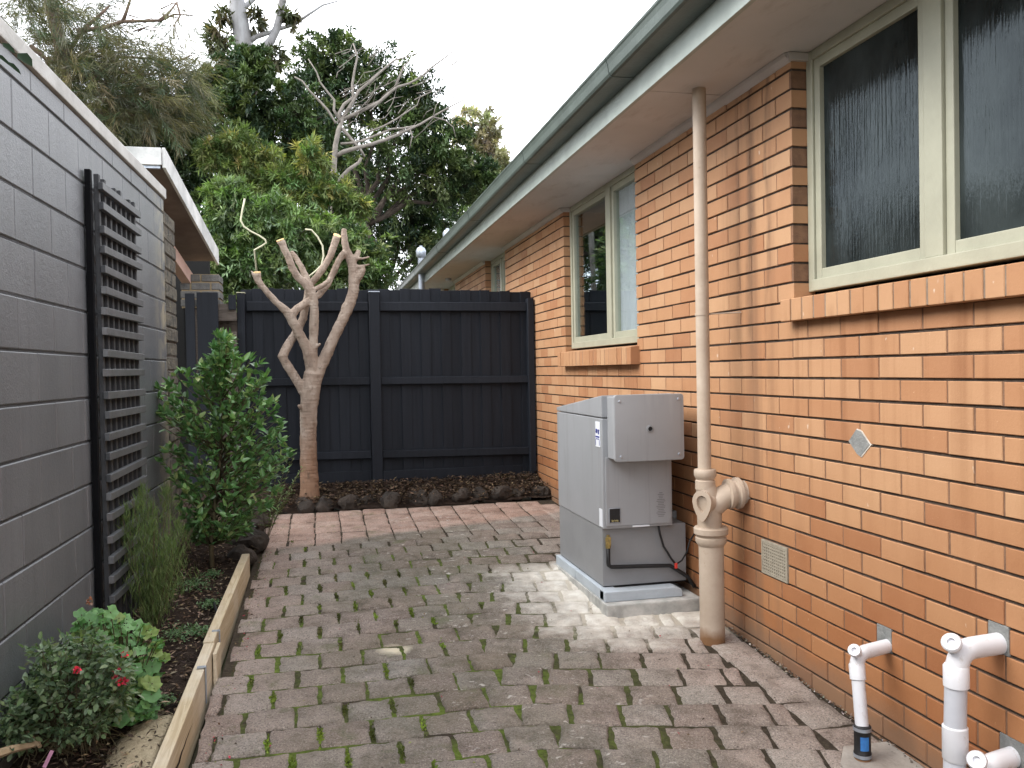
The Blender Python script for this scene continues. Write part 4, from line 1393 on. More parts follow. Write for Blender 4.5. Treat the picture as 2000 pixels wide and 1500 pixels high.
q = MB(); q.box(-4.2, -1.05, 8.9, 9.0, -1.2, 1.2); q.build('back_wall', M_DARK, cpt)  # wall and pillar shaft coloured near-black for the shade under the carport
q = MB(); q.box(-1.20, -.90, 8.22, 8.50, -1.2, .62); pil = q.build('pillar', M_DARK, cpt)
M_OLDBRICK = simple('dark weathered brick', (.17, .165, .155), (.085, .082, .08), 12, .95, .8, 40)
M_TANMORT = simple('tan mortar', (.33, .25, .15), (.22, .17, .11), 20, .95, .5, 60)
q = MB(); q.box(-1.212, -.888, 8.212, 8.51, .62, .93); pil2 = q.build('pillar_top', M_TANMORT, cpt)
for k in range(4):
    z0 = .635 + k * .076
    cuts = [(-1.22, -1.05), (-1.035, -.88)] if k % 2 else [(-1.22, -1.14), (-1.125, -.965), (-.95, -.88)]
    for a, b in cuts:
        q = MB(); q.box(a, b, 8.203, 8.515, z0, z0 + .062); q.build('brick', M_OLDBRICK, pil2, bevel=.004, seg=1)

# ------------------------------------------------------------------ timber edging
def timber(name, label, y0, y1, x0, x1, h, dx=0):
    t_ = thing(name, label, 'timber edging', ((x0 + x1) / 2, (y0 + y1) / 2, G((y0 + y1) / 2)), 'timber edging boards of the left garden bed')
    q = MB(); vs = []
    for y, x in ((y0, x0), (y1, x1)):
        for d_ in (-.048, 0):
            for z in (-.08, h): vs.append((x + d_, y, G(y) + z))
    q.add(vs, [(0, 1, 3, 2), (4, 6, 7, 5), (0, 4, 5, 1), (2, 3, 7, 6), (0, 2, 6, 4), (1, 5, 7, 3)])
    q.build('board', M_TIMBER, t_, bevel=.004)
    return t_
tb1 = timber('timber_edging', 'far pale pine edging board ending at the rocks', 4.14, 5.72, -.508, -.468, .135)
tb2 = timber('timber_edging', 'near pale pine edging board beside the sand', 1.6, 4.135, -.552, -.503, .13)
q = MB(); q.box(-.500, -.484, 4.03, 4.20, G(4.1) - .05, G(4.1) + .112); q.build('joint_cleat', M_TIMBER, tb2, bevel=.003)
for y, x, t_ in ((4.28, -.500, tb1), (3.83, -.508, tb2)):
    q = MB(); q.box(x - .032, x + .003, y - .011, y + .011, G(y) + .134, G(y) + .138); q.box(x + .001, x + .005, y - .011, y + .011, G(y) - .02, G(y) + .137); q.build('steel_peg', M_GALV, t_)

# ------------------------------------------------------------------ rocks
def rock_mesh(seed):
    bm = bmesh.new(); bmesh.ops.create_icosphere(bm, subdivisions=3, radius=1)
    for v in bm.verts:
        n_ = mnoise.fractal(v.co * 1.3 + Vector((seed * 7.1, 0, 0)), 1, 2, 4)
        v.co *= 1 + .28 * n_
        v.co = Vector((round(v.co.x * 2.2) / 2.2 * .35 + v.co.x * .65, v.co.y, v.co.z))
    me = bpy.data.meshes.new('rock'); bm.to_mesh(me); bm.free(); me.materials.append(M_ROCK)
    for p_ in me.polygons: p_.use_smooth = True
    me.set_sharp_from_angle(angle=R(28))
    return me
rocks = [rock_mesh(i) for i in range(6)]
def rock(x, y, z, s, label):
    o = link('rock', rocks[random.randrange(6)], None, (x, y, z)); o.scale = s
    o.rotation_euler = (random.uniform(-.4, .4), random.uniform(-.4, .4), random.uniform(0, 6))
    setp(o, label, 'rock', 'dark edging rocks round the rear garden bed')
rx = -.32
names = ['rounded dark rock just left of the pruned trunk foot', 'low dark rock in front of the pruned trunk', 'mossy dark rock right of the pruned trunk', 'flat dark rock between trunk and middle fence post',
         'small dark rock in front of the middle fence post', 'angular dark rock just right of the middle fence post', 'wide dark rock at the middle of the rear bed edge', 'brown rock beside the wide dark rock on the rear edge',
         'low grey rock in front of the right fence panel', 'tilted dark rock under the right fence panel', 'reddish brown rock near the brick wall corner', 'large dark rock near the brick wall corner', 'last dark rock touching the brick wall']
for i, nm in enumerate(names):
    s_ = random.uniform(.055, .115)
    x_ = -.33 + i * .193
    rock(x_ + random.uniform(-.05, .05), 7.645 + random.uniform(-.02, .05), G(7.66) + random.uniform(.015, .05), (s_ * 1.25, s_ * .8, s_ * random.uniform(.65, .9)), nm)
for (x_, y_, s_, nm) in ((-.53, 7.45, .10, 'dark rock at the corner of the paving behind the leafy shrub'), (-.54, 7.1, .11, 'dark rock left of the pink paver band'), (-.55, 6.75, .10, 'shadowed rock left of the pink pavers beside the shrub'),
                      (-.53, 6.35, .12, 'brown rounded rock at the far end of the pine board'), (-.54, 5.98, .08, 'small grey rock touching the far end of the pine board')):
    rock(x_, y_, G(y_) + .05, (s_, s_ * 1.2, s_ * .9), nm)

# ------------------------------------------------------------------ pruned tree
pt = thing('pruned_tree', 'hard pruned bare tree with smooth tan limbs in front of the charcoal fence', 'tree', tuple(at(605, 963, 7.82)))
TYY = 7.82
ms = mpp(TYY, 610)
def P(px, py, dy=0.0):
    return at(px, py, TYY + dy)
limbs = [
    ([(605, 985, 0), (605, 955, 0), (603, 900, 0), (602, 850, 0), (603, 800, 0), (607, 760, 0), (611, 728, 0)], [21, 18.5, 16.5, 16, 16.5, 19, 17]),
    ([(600, 775, 0), (588, 756, -.02), (572, 730, -.05), (558, 709, -.07), (552, 697, -.08), (560, 678, -.05), (570, 662, 0), (580, 650, .06), (592, 622, .10), (598, 590, .10), (604, 560, .08), (617, 543, .06), (634, 520, .05), (646, 498, .05), (653, 476, .05), (658, 462, .05)],
     [10, 9.5, 9, 8.5, 9.5, 9, 8.5, 8.5, 8, 7.5, 7.5, 7, 7, 6.8, 7, 7.8]),
    ([(610, 735, 0), (606, 705, -.02), (598, 680, -.04), (588, 658, -.06), (577, 638, -.08), (566, 616, -.10), (557, 605, -.11), (540, 591, -.13), (523, 572, -.15), (511, 558, -.16), (504, 548, -.17), (502, 533, -.17)],
     [12, 11, 10, 9.5, 9.5, 9.5, 8, 6.5, 6, 6, 7, 7.6]),
    ([(568, 618, -.10), (580, 603, -.08), (600, 590, -.03), (622, 576, .05), (640, 556, .10), (652, 530, .12), (662, 508, .12), (674, 492, .10)], [8.5, 8, 7.5, 7, 6.5, 6.5, 6.5, 7]),
    ([(610, 710, 0), (611, 685, .0), (613, 650, .0), (614, 610, -.02), (613, 585, -.03), (606, 566, -.04), (594, 552, -.05), (581, 540, -.06), (570, 522, -.07), (563, 502, -.08), (555, 486, -.09), (548, 470, -.10)],
     [10, 9.5, 9, 8.5, 8.5, 8.5, 8, 7.5, 7, 6.5, 6.8, 8]),
    ([(605, 560, -.03), (598, 542, .0), (588, 520, .02), (577, 502, .03), (568, 491, .03)], [7, 6.5, 6, 5.5, 5]),
    ([(612, 566, -.02), (626, 560, -.02), (640, 550, -.02), (646, 542, -.02)], [5, 5.2, 5, 3.5]),
    ([(614, 745, 0), (623, 724, .02), (634, 700, .04), (648, 668, .06), (661, 642, .08), (674, 614, .10), (685, 588, .12), (691, 566, .13), (691, 540, .13), (689, 520, .13), (684, 505, .13), (677, 490, .13), (673, 472, .13), (672, 447, .13)],
     [14, 12.5, 11.5, 11, 11, 11, 11, 11, 11, 10, 9, 8, 6.5, 5.5]),
    ([(692, 552, .13), (701, 542, .12), (708, 530, .11), (710, 523, .11)], [8, 7, 6.5, 5]),
    ([(687, 508, .13), (698, 505, .12), (710, 505, .10), (722, 502, .09)], [6, 4, 3.2, 2]),
    ([(692, 510, .13), (697, 500, .14), (700, 489, .15)], [6, 6, 5]),
    ([(690, 522, .12), (706, 520, .10), (722, 516, .09)], [5, 3, 1.8]),
    ([(597, 800, 0), (588, 797, -.05), (583, 791, -.07)], [6, 4, 3]),
    ([(613, 688, 0), (620, 676, -.03), (626, 671, -.05)], [4, 3, 3]),
    ([(554, 700, -.08), (548, 695, -.1)], [7, 4]),
    ([(500, 545, -.17), (494, 535, -.18), (490, 528, -.18)], [4, 3, 1.5]),
]
m = MB()
for pts_, rad_ in limbs:
    pp = [P(*q_) for q_ in pts_]
    m.tube(pp, [r_ * ms for r_ in rad_], 14)
    for p_, r_ in zip(pp[1:-1], rad_[1:-1]):
        pass
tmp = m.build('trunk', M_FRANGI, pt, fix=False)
md_ = tmp.modifiers.new('rm', 'REMESH'); md_.mode = 'VOXEL'; md_.voxel_size = .0085; md_.use_smooth_shade = True
sm_ = tmp.modifiers.new('sm', 'SMOOTH'); sm_.iterations = 6; sm_.factor = .5
dg = bpy.context.evaluated_depsgraph_get()
me2 = bpy.data.meshes.new_from_object(tmp.evaluated_get(dg))
tmp.modifiers.clear(); tmp.data = me2
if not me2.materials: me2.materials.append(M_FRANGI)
me2_n = [v.normal.copy() for v in me2.vertices]
for v, vn_ in zip(me2.vertices, me2_n):
    wp_ = v.co + off(pt)
    k_ = mnoise.fractal(wp_ * 13, 1, 2, 4) * .0045 + mnoise.fractal(Vector((wp_.x * 9, wp_.y * 9, wp_.z * 42)), 1, 2, 3) * .0022 + max(0, mnoise.noise(wp_ * 9 + Vector((3, 1, 7))) - .45) * .03
    v.co += vn_ * k_
for p_ in me2.polygons: p_.use_smooth = True
for (px_, py_, dy, r_, ax) in ((502, 532, -.17, 7.0, (-.05, -.25, 1)), (547, 469, -.10, 7.6, (-.35, -.25, .9)), (658.5, 460, .05, 7.6, (.35, -.45, .8))):
    q = MB(); q.lathe([(r_ * ms, -.004), (r_ * ms, .004), (r_ * ms * .3, .005), (.001, .005)], P(px_, py_, dy), ax, 14); q.build('pruning_cut', M_CUTWOOD, pt, smooth='auto')

# ------------------------------------------------------------------ foliage generators
def tint(palette, n, jit=.18):
    pal = np.array(palette)
    c = pal[rng.integers(0, len(pal), n)]
    return c * rng.uniform(1 - jit, 1 + jit, (n, 1)) * rng.uniform(1 - jit * .3, 1 + jit * .3, (n, 3))

def crown_leaves(blobs, nclump, nleaf, L, W, palette, csize=.24, up=.25, droop=.0, flat=.7, rmin=.35):
    """leafy sprays: every clump is a twig that carries its leaves on both sides"""
    Ps, Ds, Ns, Cs = [], [], [], []
    for c, r in blobs:
        c = np.array(c); r = np.array(r)
        d = unit(rng.normal(size=(nclump, 3)))
        rad = rng.uniform(rmin, 1.0, (nclump, 1)) ** .6
        cc = c + d * r * rad * .86
        mr = float(np.mean(r))
        cols = tint(palette, nclump, .30)
        for k in range(nclump):
            n = int(nleaf * rng.uniform(.5, 1.5))
            lt = mr * csize * rng.uniform(.8, 2.2)
            tw = d[k] * .75 + rng.normal(size=3) * .45; tw[2] += up - droop * .5
            tw /= np.linalg.norm(tw) + 1e-9
            u = rng.uniform(0, 1, (n, 1)) ** .8
            pos = cc[k] + tw * lt * (u - .15)
            pos[:, 2] -= (droop * .5 + .12) * lt * u[:, 0] ** 2
            g = rng.normal(size=(n, 3)) * lt * .16 * (1.15 - .8 * u); g[:, 2] *= flat
            Ps.append(pos + g)
            dd = rng.normal(size=(n, 3)) * .75 + tw * .75; dd[:, 2] -= droop + .1
            Ds.append(dd)
            nn = rng.normal(size=(n, 3)) * .5; nn[:, 2] += 1.0
            Ns.append(nn)
            Cs.append(np.repeat(cols[k][None], n, 0) * rng.uniform(.7, 1.3, (n, 1)) * (0.9 + .25 * u))
    Ps = np.concatenate(Ps); Ds = np.concatenate(Ds); Ns = np.concatenate(Ns); Cs = np.concatenate(Cs)
    n = len(Ps)
    V, F, k = leaf_geo(Ps, Ds, Ns, L * rng.uniform(.6, 1.3, n), W * rng.uniform(.7, 1.3, n))
    return V, F, np.repeat(Cs, k, 0)

def pblob(px, py, rx, ry, Y, dr=None):
    c = at(px, py, Y); s_ = c.dot(fw) / FPX
    return (tuple(c), (rx * s_, (dr if dr else (rx + ry) / 2 * s_), ry * s_))

def wiggle(a, b, n, amp):
    a, b = Vector(a), Vector(b)
    out = []
    for i in range(n + 1):
        t = i / n
        p_ = a.lerp(b, t)
        if 0 < i < n: p_ += Vector((random.gauss(0, amp), random.gauss(0, amp), random.gauss(0, amp * .6)))
        out.append(p_)
    return out

def tree(name, label, blobs, nclump, nleaf, L, W, palette, bark, base=None, tr=.16, csize=.24, droop=0., flat=.7, rmin=.35, mat=None, group='trees beyond the fence', cat='tree', twigs=5):
    cx = sum(b[0][0] for b in blobs) / len(blobs); cy = sum(b[0][1] for b in blobs) / len(blobs)
    if base is None: base = (cx, cy, terrain(cy))
    t_ = thing(name, label, cat, base, group)
    m_ = MB()
    top = Vector(blobs[0][0])
    fork = Vector(base).lerp(top, .55)
    m_.tube(wiggle(base, fork, 5, tr * .4), [tr * (1.25 - .09 * i) for i in range(6)], 10)
    for c, r in blobs:
        m_.tube(wiggle(fork, c, 5, tr * .8), [tr * .6 * (1 - .15 * i) for i in range(6)], 7)
        for k in range(twigs):
            d = unit(rng.normal(size=(1, 3)))[0]
            e = Vector(c) + Vector(d * np.array(r) * .85)
            m_.tube(wiggle(c, e, 4, tr * .5), [tr * .22 * (1 - .2 * i) for i in range(5)], 5)
    m_.build('trunk', bark, t_, fix=False, smooth=True)
    V, F, C = crown_leaves(blobs, nclump, nleaf, L, W, palette, csize, 0, droop, flat, rmin)
    V = V - np.array(base)
    link('crown', np_mesh('crown', V, F, mat or M_LEAF, C), t_)
    return t_

GREEN_D = [(.038, .066, .030), (.052, .086, .034), (.068, .105, .037), (.028, .052, .028), (.095, .130, .044)]
GREEN_M = [(.12, .19, .055), (.15, .225, .065), (.10, .165, .065), (.18, .25, .10), (.22, .28, .13), (.07, .12, .045)]
YEL = [(.22, .25, .08), (.18, .22, .075), (.30, .28, .095), (.13, .18, .06), (.15, .20, .07), (.10, .15, .055), (.09, .13, .05)]
OLIVE = [(.10, .095, .052), (.08, .083, .045), (.135, .115, .062), (.065, .072, .042)]

tree('evergreen_tree', 'tall dark evergreen tree under the white gum trunk', [pblob(*b, 15.0) for b in ((500, 190, 95, 70), (440, 250, 85, 80), (575, 230, 85, 70), (520, 300, 110, 70), (420, 175, 45, 45), (480, 130, 60, 35), (620, 300, 70, 70), (500, 430, 130, 80), (470, 540, 140, 80), (620, 490, 100, 90))],  # lowest blobs are unseen, added to fill the window reflection with foliage
     95, 62, .11, .034, GREEN_D + [(.06, .095, .035), (.10, .14, .04)], M_BARKD, tr=.16, csize=.36, rmin=.15, flat=.6, mat=M_DLEAF)
tree('evergreen_tree', 'tall dark evergreen tree behind the bare grey limbs', [pblob(*b, 17.5) for b in ((650, 110, 70, 48), (725, 165, 85, 65), (620, 175, 60, 60), (800, 205, 75, 50), (845, 265, 75, 48), (745, 250, 110, 80), (860, 330, 80, 55), (930, 355, 50, 45), (800, 340, 110, 70))],
     90, 62, .12, .036, GREEN_D + [(.08, .115, .04), (.12, .16, .05)], M_BARKD, tr=.11, csize=.36, rmin=.15, flat=.6, mat=M_DLEAF)
tree('evergreen_tree', 'low dark evergreen tree right behind the charcoal fence and the gutter', [pblob(*b, 20.0) for b in ((720, 420, 95, 80), (800, 430, 75, 80), (650, 380, 70, 70), (770, 500, 110, 60), (850, 430, 60, 60), (690, 330, 70, 55))],
     90, 58, .13, .042, GREEN_D, M_BARKD, tr=.10, csize=.36, rmin=.15, flat=.6, mat=M_DLEAF)
tree('evergreen_tree', 'dark green tree below the pine and above the carport', [pblob(*b, 13.0) for b in ((310, 240, 95, 45), (360, 330, 70, 60), (270, 300, 90, 60), (390, 400, 60, 70), (180, 250, 110, 50))],
     90, 58, .10, .032, GREEN_D + [(.05, .08, .03)], M_BARKD, tr=.11, csize=.36, rmin=.15, flat=.6, mat=M_DLEAF)
tree('bushy_shrub', 'yellow green tip shrub above the carport corner', [pblob(*b, 11.0) for b in ((455, 282, 46, 26), (500, 305, 36, 28), (415, 300, 26, 24), (470, 335, 40, 24))],
     75, 34, .10, .017, YEL, M_BARKD, tr=.035, csize=.50, droop=.2, rmin=.1, group='shrubs behind the fence', cat='shrub')
tree('bushy_shrub', 'yellow green shrub behind the pruned tree limbs', [pblob(*b, 10.8) for b in ((608, 318, 22, 40), (590, 375, 42, 30), (650, 372, 34, 32), (690, 405, 34, 28), (545, 350, 32, 26))],
     75, 34, .10, .017, YEL + GREEN_M[:3], M_BARKD, tr=.035, csize=.50, droop=.2, rmin=.1, group='shrubs behind the fence', cat='shrub')
tree('bushy_shrub', 'mid green feathery shrub beside the carport edge', [pblob(*b, 10.0) for b in ((465, 430, 55, 55), (430, 500, 45, 50), (500, 500, 60, 55), (450, 380, 45, 22), (540, 430, 50, 50), (540, 530, 70, 45), (450, 565, 40, 35), (575, 470, 60, 60))],
     95, 40, .085, .020, GREEN_M + [(.20, .27, .16)], M_BARKD, tr=.05, csize=.46, droop=.15, rmin=.1, flat=.6, group='shrubs behind the fence', cat='shrub')
tree('bushy_shrub', 'mid green bush above the middle fence post', [pblob(*b, 10.2) for b in ((700, 480, 48, 42), (640, 470, 50, 50), (720, 530, 45, 40), (610, 530, 55, 40), (660, 545, 60, 35))],
     90, 40, .085, .020, GREEN_M + GREEN_D[3:], M_BARKD, tr=.05, csize=.46, rmin=.1, flat=.6, group='shrubs behind the fence', cat='shrub')
tree('distant_tree', 'distant tree rising beside the gutter, haze painted into its pale olive leaves', [pblob(*b, 38.0) for b in ((925, 245, 40, 40), (905, 300, 35, 35), (965, 300, 22, 40), (955, 270, 25, 30), (985, 335, 25, 25))],
     34, 40, .30, .10, [(.34, .31, .21), (.28, .27, .17), (.40, .36, .26)], M_BARKG, tr=.3, csize=.3)  # leaf colours lightened to stand in for haze and sky glare
tree('evergreen_tree', 'bright green leafy tree just left of the far gutter end', [pblob(*b, 22.0) for b in ((905, 400, 60, 45), (960, 375, 40, 30), (850, 480, 60, 55))],
     24, 50, .2, .09, GREEN_M, M_BARKD, tr=.2, csize=.3)

# gum tree with white trunk
gb = at(486, 560, 20.0); gum = thing('gum_tree', 'pale smooth trunked gum tree standing above the dark trees', 'tree', (gb.x, gb.y, terrain(20)), 'trees beyond the fence')
m = MB(); s_ = mpp(20.0, 480)
def gp(px, py, dy=0): return at(px, py, 20.0 + dy)
m.tube([Vector((gb.x, gb.y, terrain(20))), gp(490, 400), gp(486, 250), gp(480, 120), gp(474, 75), gp(468, 40), gp(462, 0), gp(452, -60), gp(440, -160)], [24 * s_, 21 * s_, 18 * s_, 17 * s_, 16 * s_, 16.5 * s_, 15 * s_, 12 * s_, 7 * s_], 14)
m.tube([gp(495, 130), gp(512, 98), gp(530, 78), gp(541, 55), gp(548, 25), gp(553, -5), gp(566, -70), gp(570, -140)], [9 * s_, 8.5 * s_, 8 * s_, 7.5 * s_, 7 * s_, 7 * s_, 5 * s_, 3 * s_], 10)
m.tube([gp(482, 84), gp(500, 72), gp(518, 66), gp(532, 62)], [6 * s_, 5 * s_, 4.5 * s_, 4 * s_], 8)
m.tube([gp(468, 25), gp(484, 8), gp(500, -6), gp(520, -30)], [7 * s_, 5 * s_, 4.5 * s_, 3 * s_], 8)
m.tube([gp(540, 58), gp(575, 48), gp(600, 30), gp(630, 10), gp(660, 2)], [4 * s_, 3 * s_, 2.6 * s_, 2 * s_, 1.2 * s_], 6)
m.build('trunk', M_BARKW, gum, fix=False, smooth=True)
bl = [pblob(*b, 20.0) for b in ((428, 60, 22, 30), (440, 25, 25, 20), (500, 40, 14, 30), (420, 90, 16, 22), (540, 110, 20, 20), (565, 25, 18, 20))]
V, F, C = crown_leaves(bl, 12, 26, .22, .05, OLIVE, .35, 0, .5, 1.0, .1)
link('crown', np_mesh('crown', V - np.array(gum.location), F, M_LEAF, C), gum)

# bare grey tree
BY = 12.4
bt0 = at(655, 560, BY); bare = thing('bare_tree', 'leafless grey branching tree in front of the dark evergreens', 'tree', (bt0.x, bt0.y, terrain(BY)), 'trees beyond the fence')
m = MB(); s_ = mpp(BY, 660)
def bp_(px, py, dy=0): return at(px, py, BY + dy)
def bl_(pts_, r0_, r1_):
    n = len(pts_)
    m.tube([bp_(*q_) for q_ in pts_], [.68 * s_ * (r0_ + (r1_ - r0_) * i / (n - 1)) for i in range(n)], 8)
bl_([(648, 640), (650, 450), (652, 330), (655, 285), (661, 255), (670, 230)], 9, 6)
bl_([(670, 232), (655, 240), (640, 215), (622, 195), (605, 178), (590, 158), (575, 150)], 4.5, 2)
bl_([(666, 238), (652, 215), (653, 195), (640, 180), (625, 160), (618, 140), (602, 115)], 4, 1.5)
bl_([(664, 240), (662, 222), (672, 204), (690, 190), (688, 165), (692, 140), (698, 110), (690, 85)], 6, 2)
bl_([(672, 232), (690, 224), (715, 212), (740, 200), (760, 182), (775, 170), (800, 163), (825, 148), (845, 130), (870, 112), (885, 100), (900, 85)], 6, 1)
bl_([(668, 232), (688, 200), (700, 178), (722, 160), (735, 148), (755, 130), (770, 118), (790, 112), (815, 104)], 5.5, 1.5)
bl_([(755, 130), (765, 122), (785, 105)], 3, 1)
bl_([(772, 170), (780, 150), (788, 130), (800, 118)], 4, 1.2)
bl_([(655, 305), (672, 296), (700, 288), (725, 282), (755, 272), (780, 262), (800, 252), (820, 243), (850, 225), (880, 208), (905, 195), (925, 182)], 7, 1)
bl_([(665, 281), (690, 279), (708, 275), (740, 262), (765, 252), (790, 250), (810, 246)], 4, 2.5)
bl_([(668, 250), (678, 262), (690, 276), (704, 292), (712, 306)], 5, 3.5)
bl_([(648, 368), (664, 350), (680, 332), (700, 318), (706, 308)], 7, 4)
bl_([(720, 258), (750, 246), (775, 232), (800, 215), (815, 205), (820, 190), (845, 178)], 3, 1)
bl_([(800, 252), (805, 265), (800, 290)], 3, 1)
bl_([(845, 228), (870, 235), (885, 248), (890, 268)], 2.5, 1)
for k in range(60):
    a = (random.uniform(640, 900), random.uniform(90, 270)); b = (a[0] + random.uniform(15, 50), a[1] - random.uniform(5, 45))
    bl_([(a[0], a[1], random.uniform(-.3, .3)), ((a[0] + b[0]) / 2 + random.uniform(-6, 6), (a[1] + b[1]) / 2 + random.uniform(-6, 6)), b], 1.4, .5)
m.build('trunk', M_BARKG, bare, fix=False, smooth=True)

# pine on the left, fine drooping needles
PY = 11.5
pb = at(150, 500, PY); pine = thing('pine_tree', 'olive pine with drooping needle sprays over the left wall', 'tree', (pb.x, pb.y, terrain(PY)), 'trees beyond the fence')
m = MB(); s_ = mpp(PY, 200)
def pp_(px, py, dy=-.25): return at(px, py, PY + dy)
def pl_(pts_, r0_, r1_):
    n = len(pts_)
    m.tube([pp_(*q_) for q_ in pts_], [s_ * (r0_ + (r1_ - r0_) * i / (n - 1)) for i in range(n)], 8)
pl_([(150, 620), (140, 300), (120, 100), (105, 30), (95, -60), (90, -200)], 16, 7)
pl_([(120, 100), (108, 60), (95, 20), (88, -20)], 9, 5)
pl_([(90, 125), (130, 108), (160, 60), (200, 25), (215, 10)], 6, 2)
pl_([(60, 90), (90, 115), (150, 118), (200, 108), (260, 112), (330, 118)], 5, 2)
pl_([(150, 60), (200, 55), (240, 42), (310, 40), (330, 25), (345, 5)], 5, 1.5)
pl_([(240, 42), (248, 20), (256, -5)], 4, 2)
pl_([(310, 42), (340, 28), (378, 30)], 2.5, 1)
pl_([(130, 210), (175, 205), (230, 192), (265, 182), (300, 170)], 5, 1.5)
pl_([(265, 182), (275, 168), (295, 165)], 2.5, 1)
pl_([(160, 118), (200, 125), (230, 140), (262, 145), (300, 146), (345, 120), (375, 108)], 3.5, 1.2)
pl_([(300, 112), (316, 140), (322, 170), (345, 190)], 2.2, 1)
pl_([(60, 150), (110, 165), (160, 150), (215, 165)], 4, 1.5)
pl_([(170, 205), (215, 225), (250, 222), (300, 240)], 3, 1.2)
pl_([(345, 5), (352, 30), (340, 50), (350, 80)], 2, .8)
for k in range(40):
    a_ = (random.uniform(20, 330), random.uniform(10, 230))
    pl_([a_, (a_[0] + random.uniform(8, 25), a_[1] + random.uniform(-12, 8)), (a_[0] + random.uniform(25, 60), a_[1] + random.uniform(-25, 15))], 1.5, .6)
Pn, Dn, Cn = [], [], []
def spray(px, py, rx, ry, ncl, nn, dz=.5):
    for k in range(ncl):
        a = random.uniform(0, 2 * math.pi); rr = math.sqrt(random.random())
        c = np.array(pp_(px + rx * rr * math.cos(a), py + ry * rr * math.sin(a), random.uniform(-dz, dz) * 2))
        dirn = np.array([random.gauss(.35, .5), random.gauss(-.1, .5), random.gauss(-.35, .4)])
        dirn /= np.linalg.norm(dirn)
        n = nn
        tt = rng.uniform(0, .42, (n, 1))
        Pn.append(c + dirn * tt + rng.normal(0, .015, (n, 3)))
        d = rng.normal(size=(n, 3)) * .42 + dirn * 1.0; d[:, 2] -= .25
        Dn.append(d)
        Cn.append(np.repeat(tint(OLIVE + [(.05, .075, .035), (.13, .125, .05)], 1, .25), n, 0) * rng.uniform(.7, 1.35, (n, 1)))
for a in ((40, 30, 70, 50, 60), (130, 60, 75, 60, 80), (170, 110, 90, 55, 110), (240, 150, 95, 70, 150), (290, 200, 90, 55, 120), (330, 180, 60, 60, 80), (180, 190, 80, 60, 90), (300, 110, 55, 40, 45), (190, 25, 30, 25, 22), (20, -20, 80, 40, 40), (100, -40, 60, 40, 30), (330, 22, 22, 16, 7), (345, 60, 22, 20, 5), (120, 140, 60, 60, 50), (355, 150, 30, 45, 20), (225, 45, 20, 12, 6)):
    spray(*a, 36)
Pn = np.concatenate(Pn); Dn = np.concatenate(Dn); Cn = np.concatenate(Cn)
n = len(Pn)
V, F, k = leaf_geo(Pn, Dn, rdir(n), rng.uniform(.10, .22, n), rng.uniform(.006, .011, n))
m.build('trunk', M_BARKP, pine, fix=False, smooth=True)
link('crown', np_mesh('crown', V - np.array(pine.location), F, M_LEAF, np.repeat(Cn, k, 0)), pine)

# pale bent stems in the shrubs
for nm, pts_, Yv in (('pale bent dry stem hooking through the shrub above the carport', [(478, 388), (473, 412), (470, 430), (476, 442), (490, 452), (506, 460), (518, 468), (520, 474), (512, 480), (497, 488)], 9.3),
                 ('pale bent dry stem between the pruned limbs', [(596, 448), (608, 449), (620, 462), (630, 480), (632, 500), (628, 518), (616, 530), (602, 541)], 9.2)):
    b0 = at(*pts_[-1], Yv)
    t_ = thing('dry_stem', nm, 'stem', tuple(b0), 'pale dry stems behind the fence')
    q = MB(); s_ = mpp(Yv, 500)
    down = [at(pts_[-1][0] + 4 * i, pts_[-1][1] + 40 * i, Yv + .25 * i) for i in range(1, 4)]
    q.tube([at(*p_, Yv) for p_ in pts_] + down, [1.7 * s_] * (len(pts_) + 3), 8); q.build('stem', M_PALESTEM, t_, smooth=True)

# ------------------------------------------------------------------ garden plants
def plant(name, label, cat, base, group=None):
    return thing(name, label, cat, base, group)

def leafed(parent, P_, D_, N_, L, W, cols, mat, name='foliage', oval=False, fold=.15):
    V, F, k = leaf_geo(np.array(P_), np.array(D_), np.array(N_), L, W, fold, oval)
    return link(name, np_mesh(name, V - np.array(off(parent)), F, mat, np.repeat(np.array(cols), k, 0)), parent)

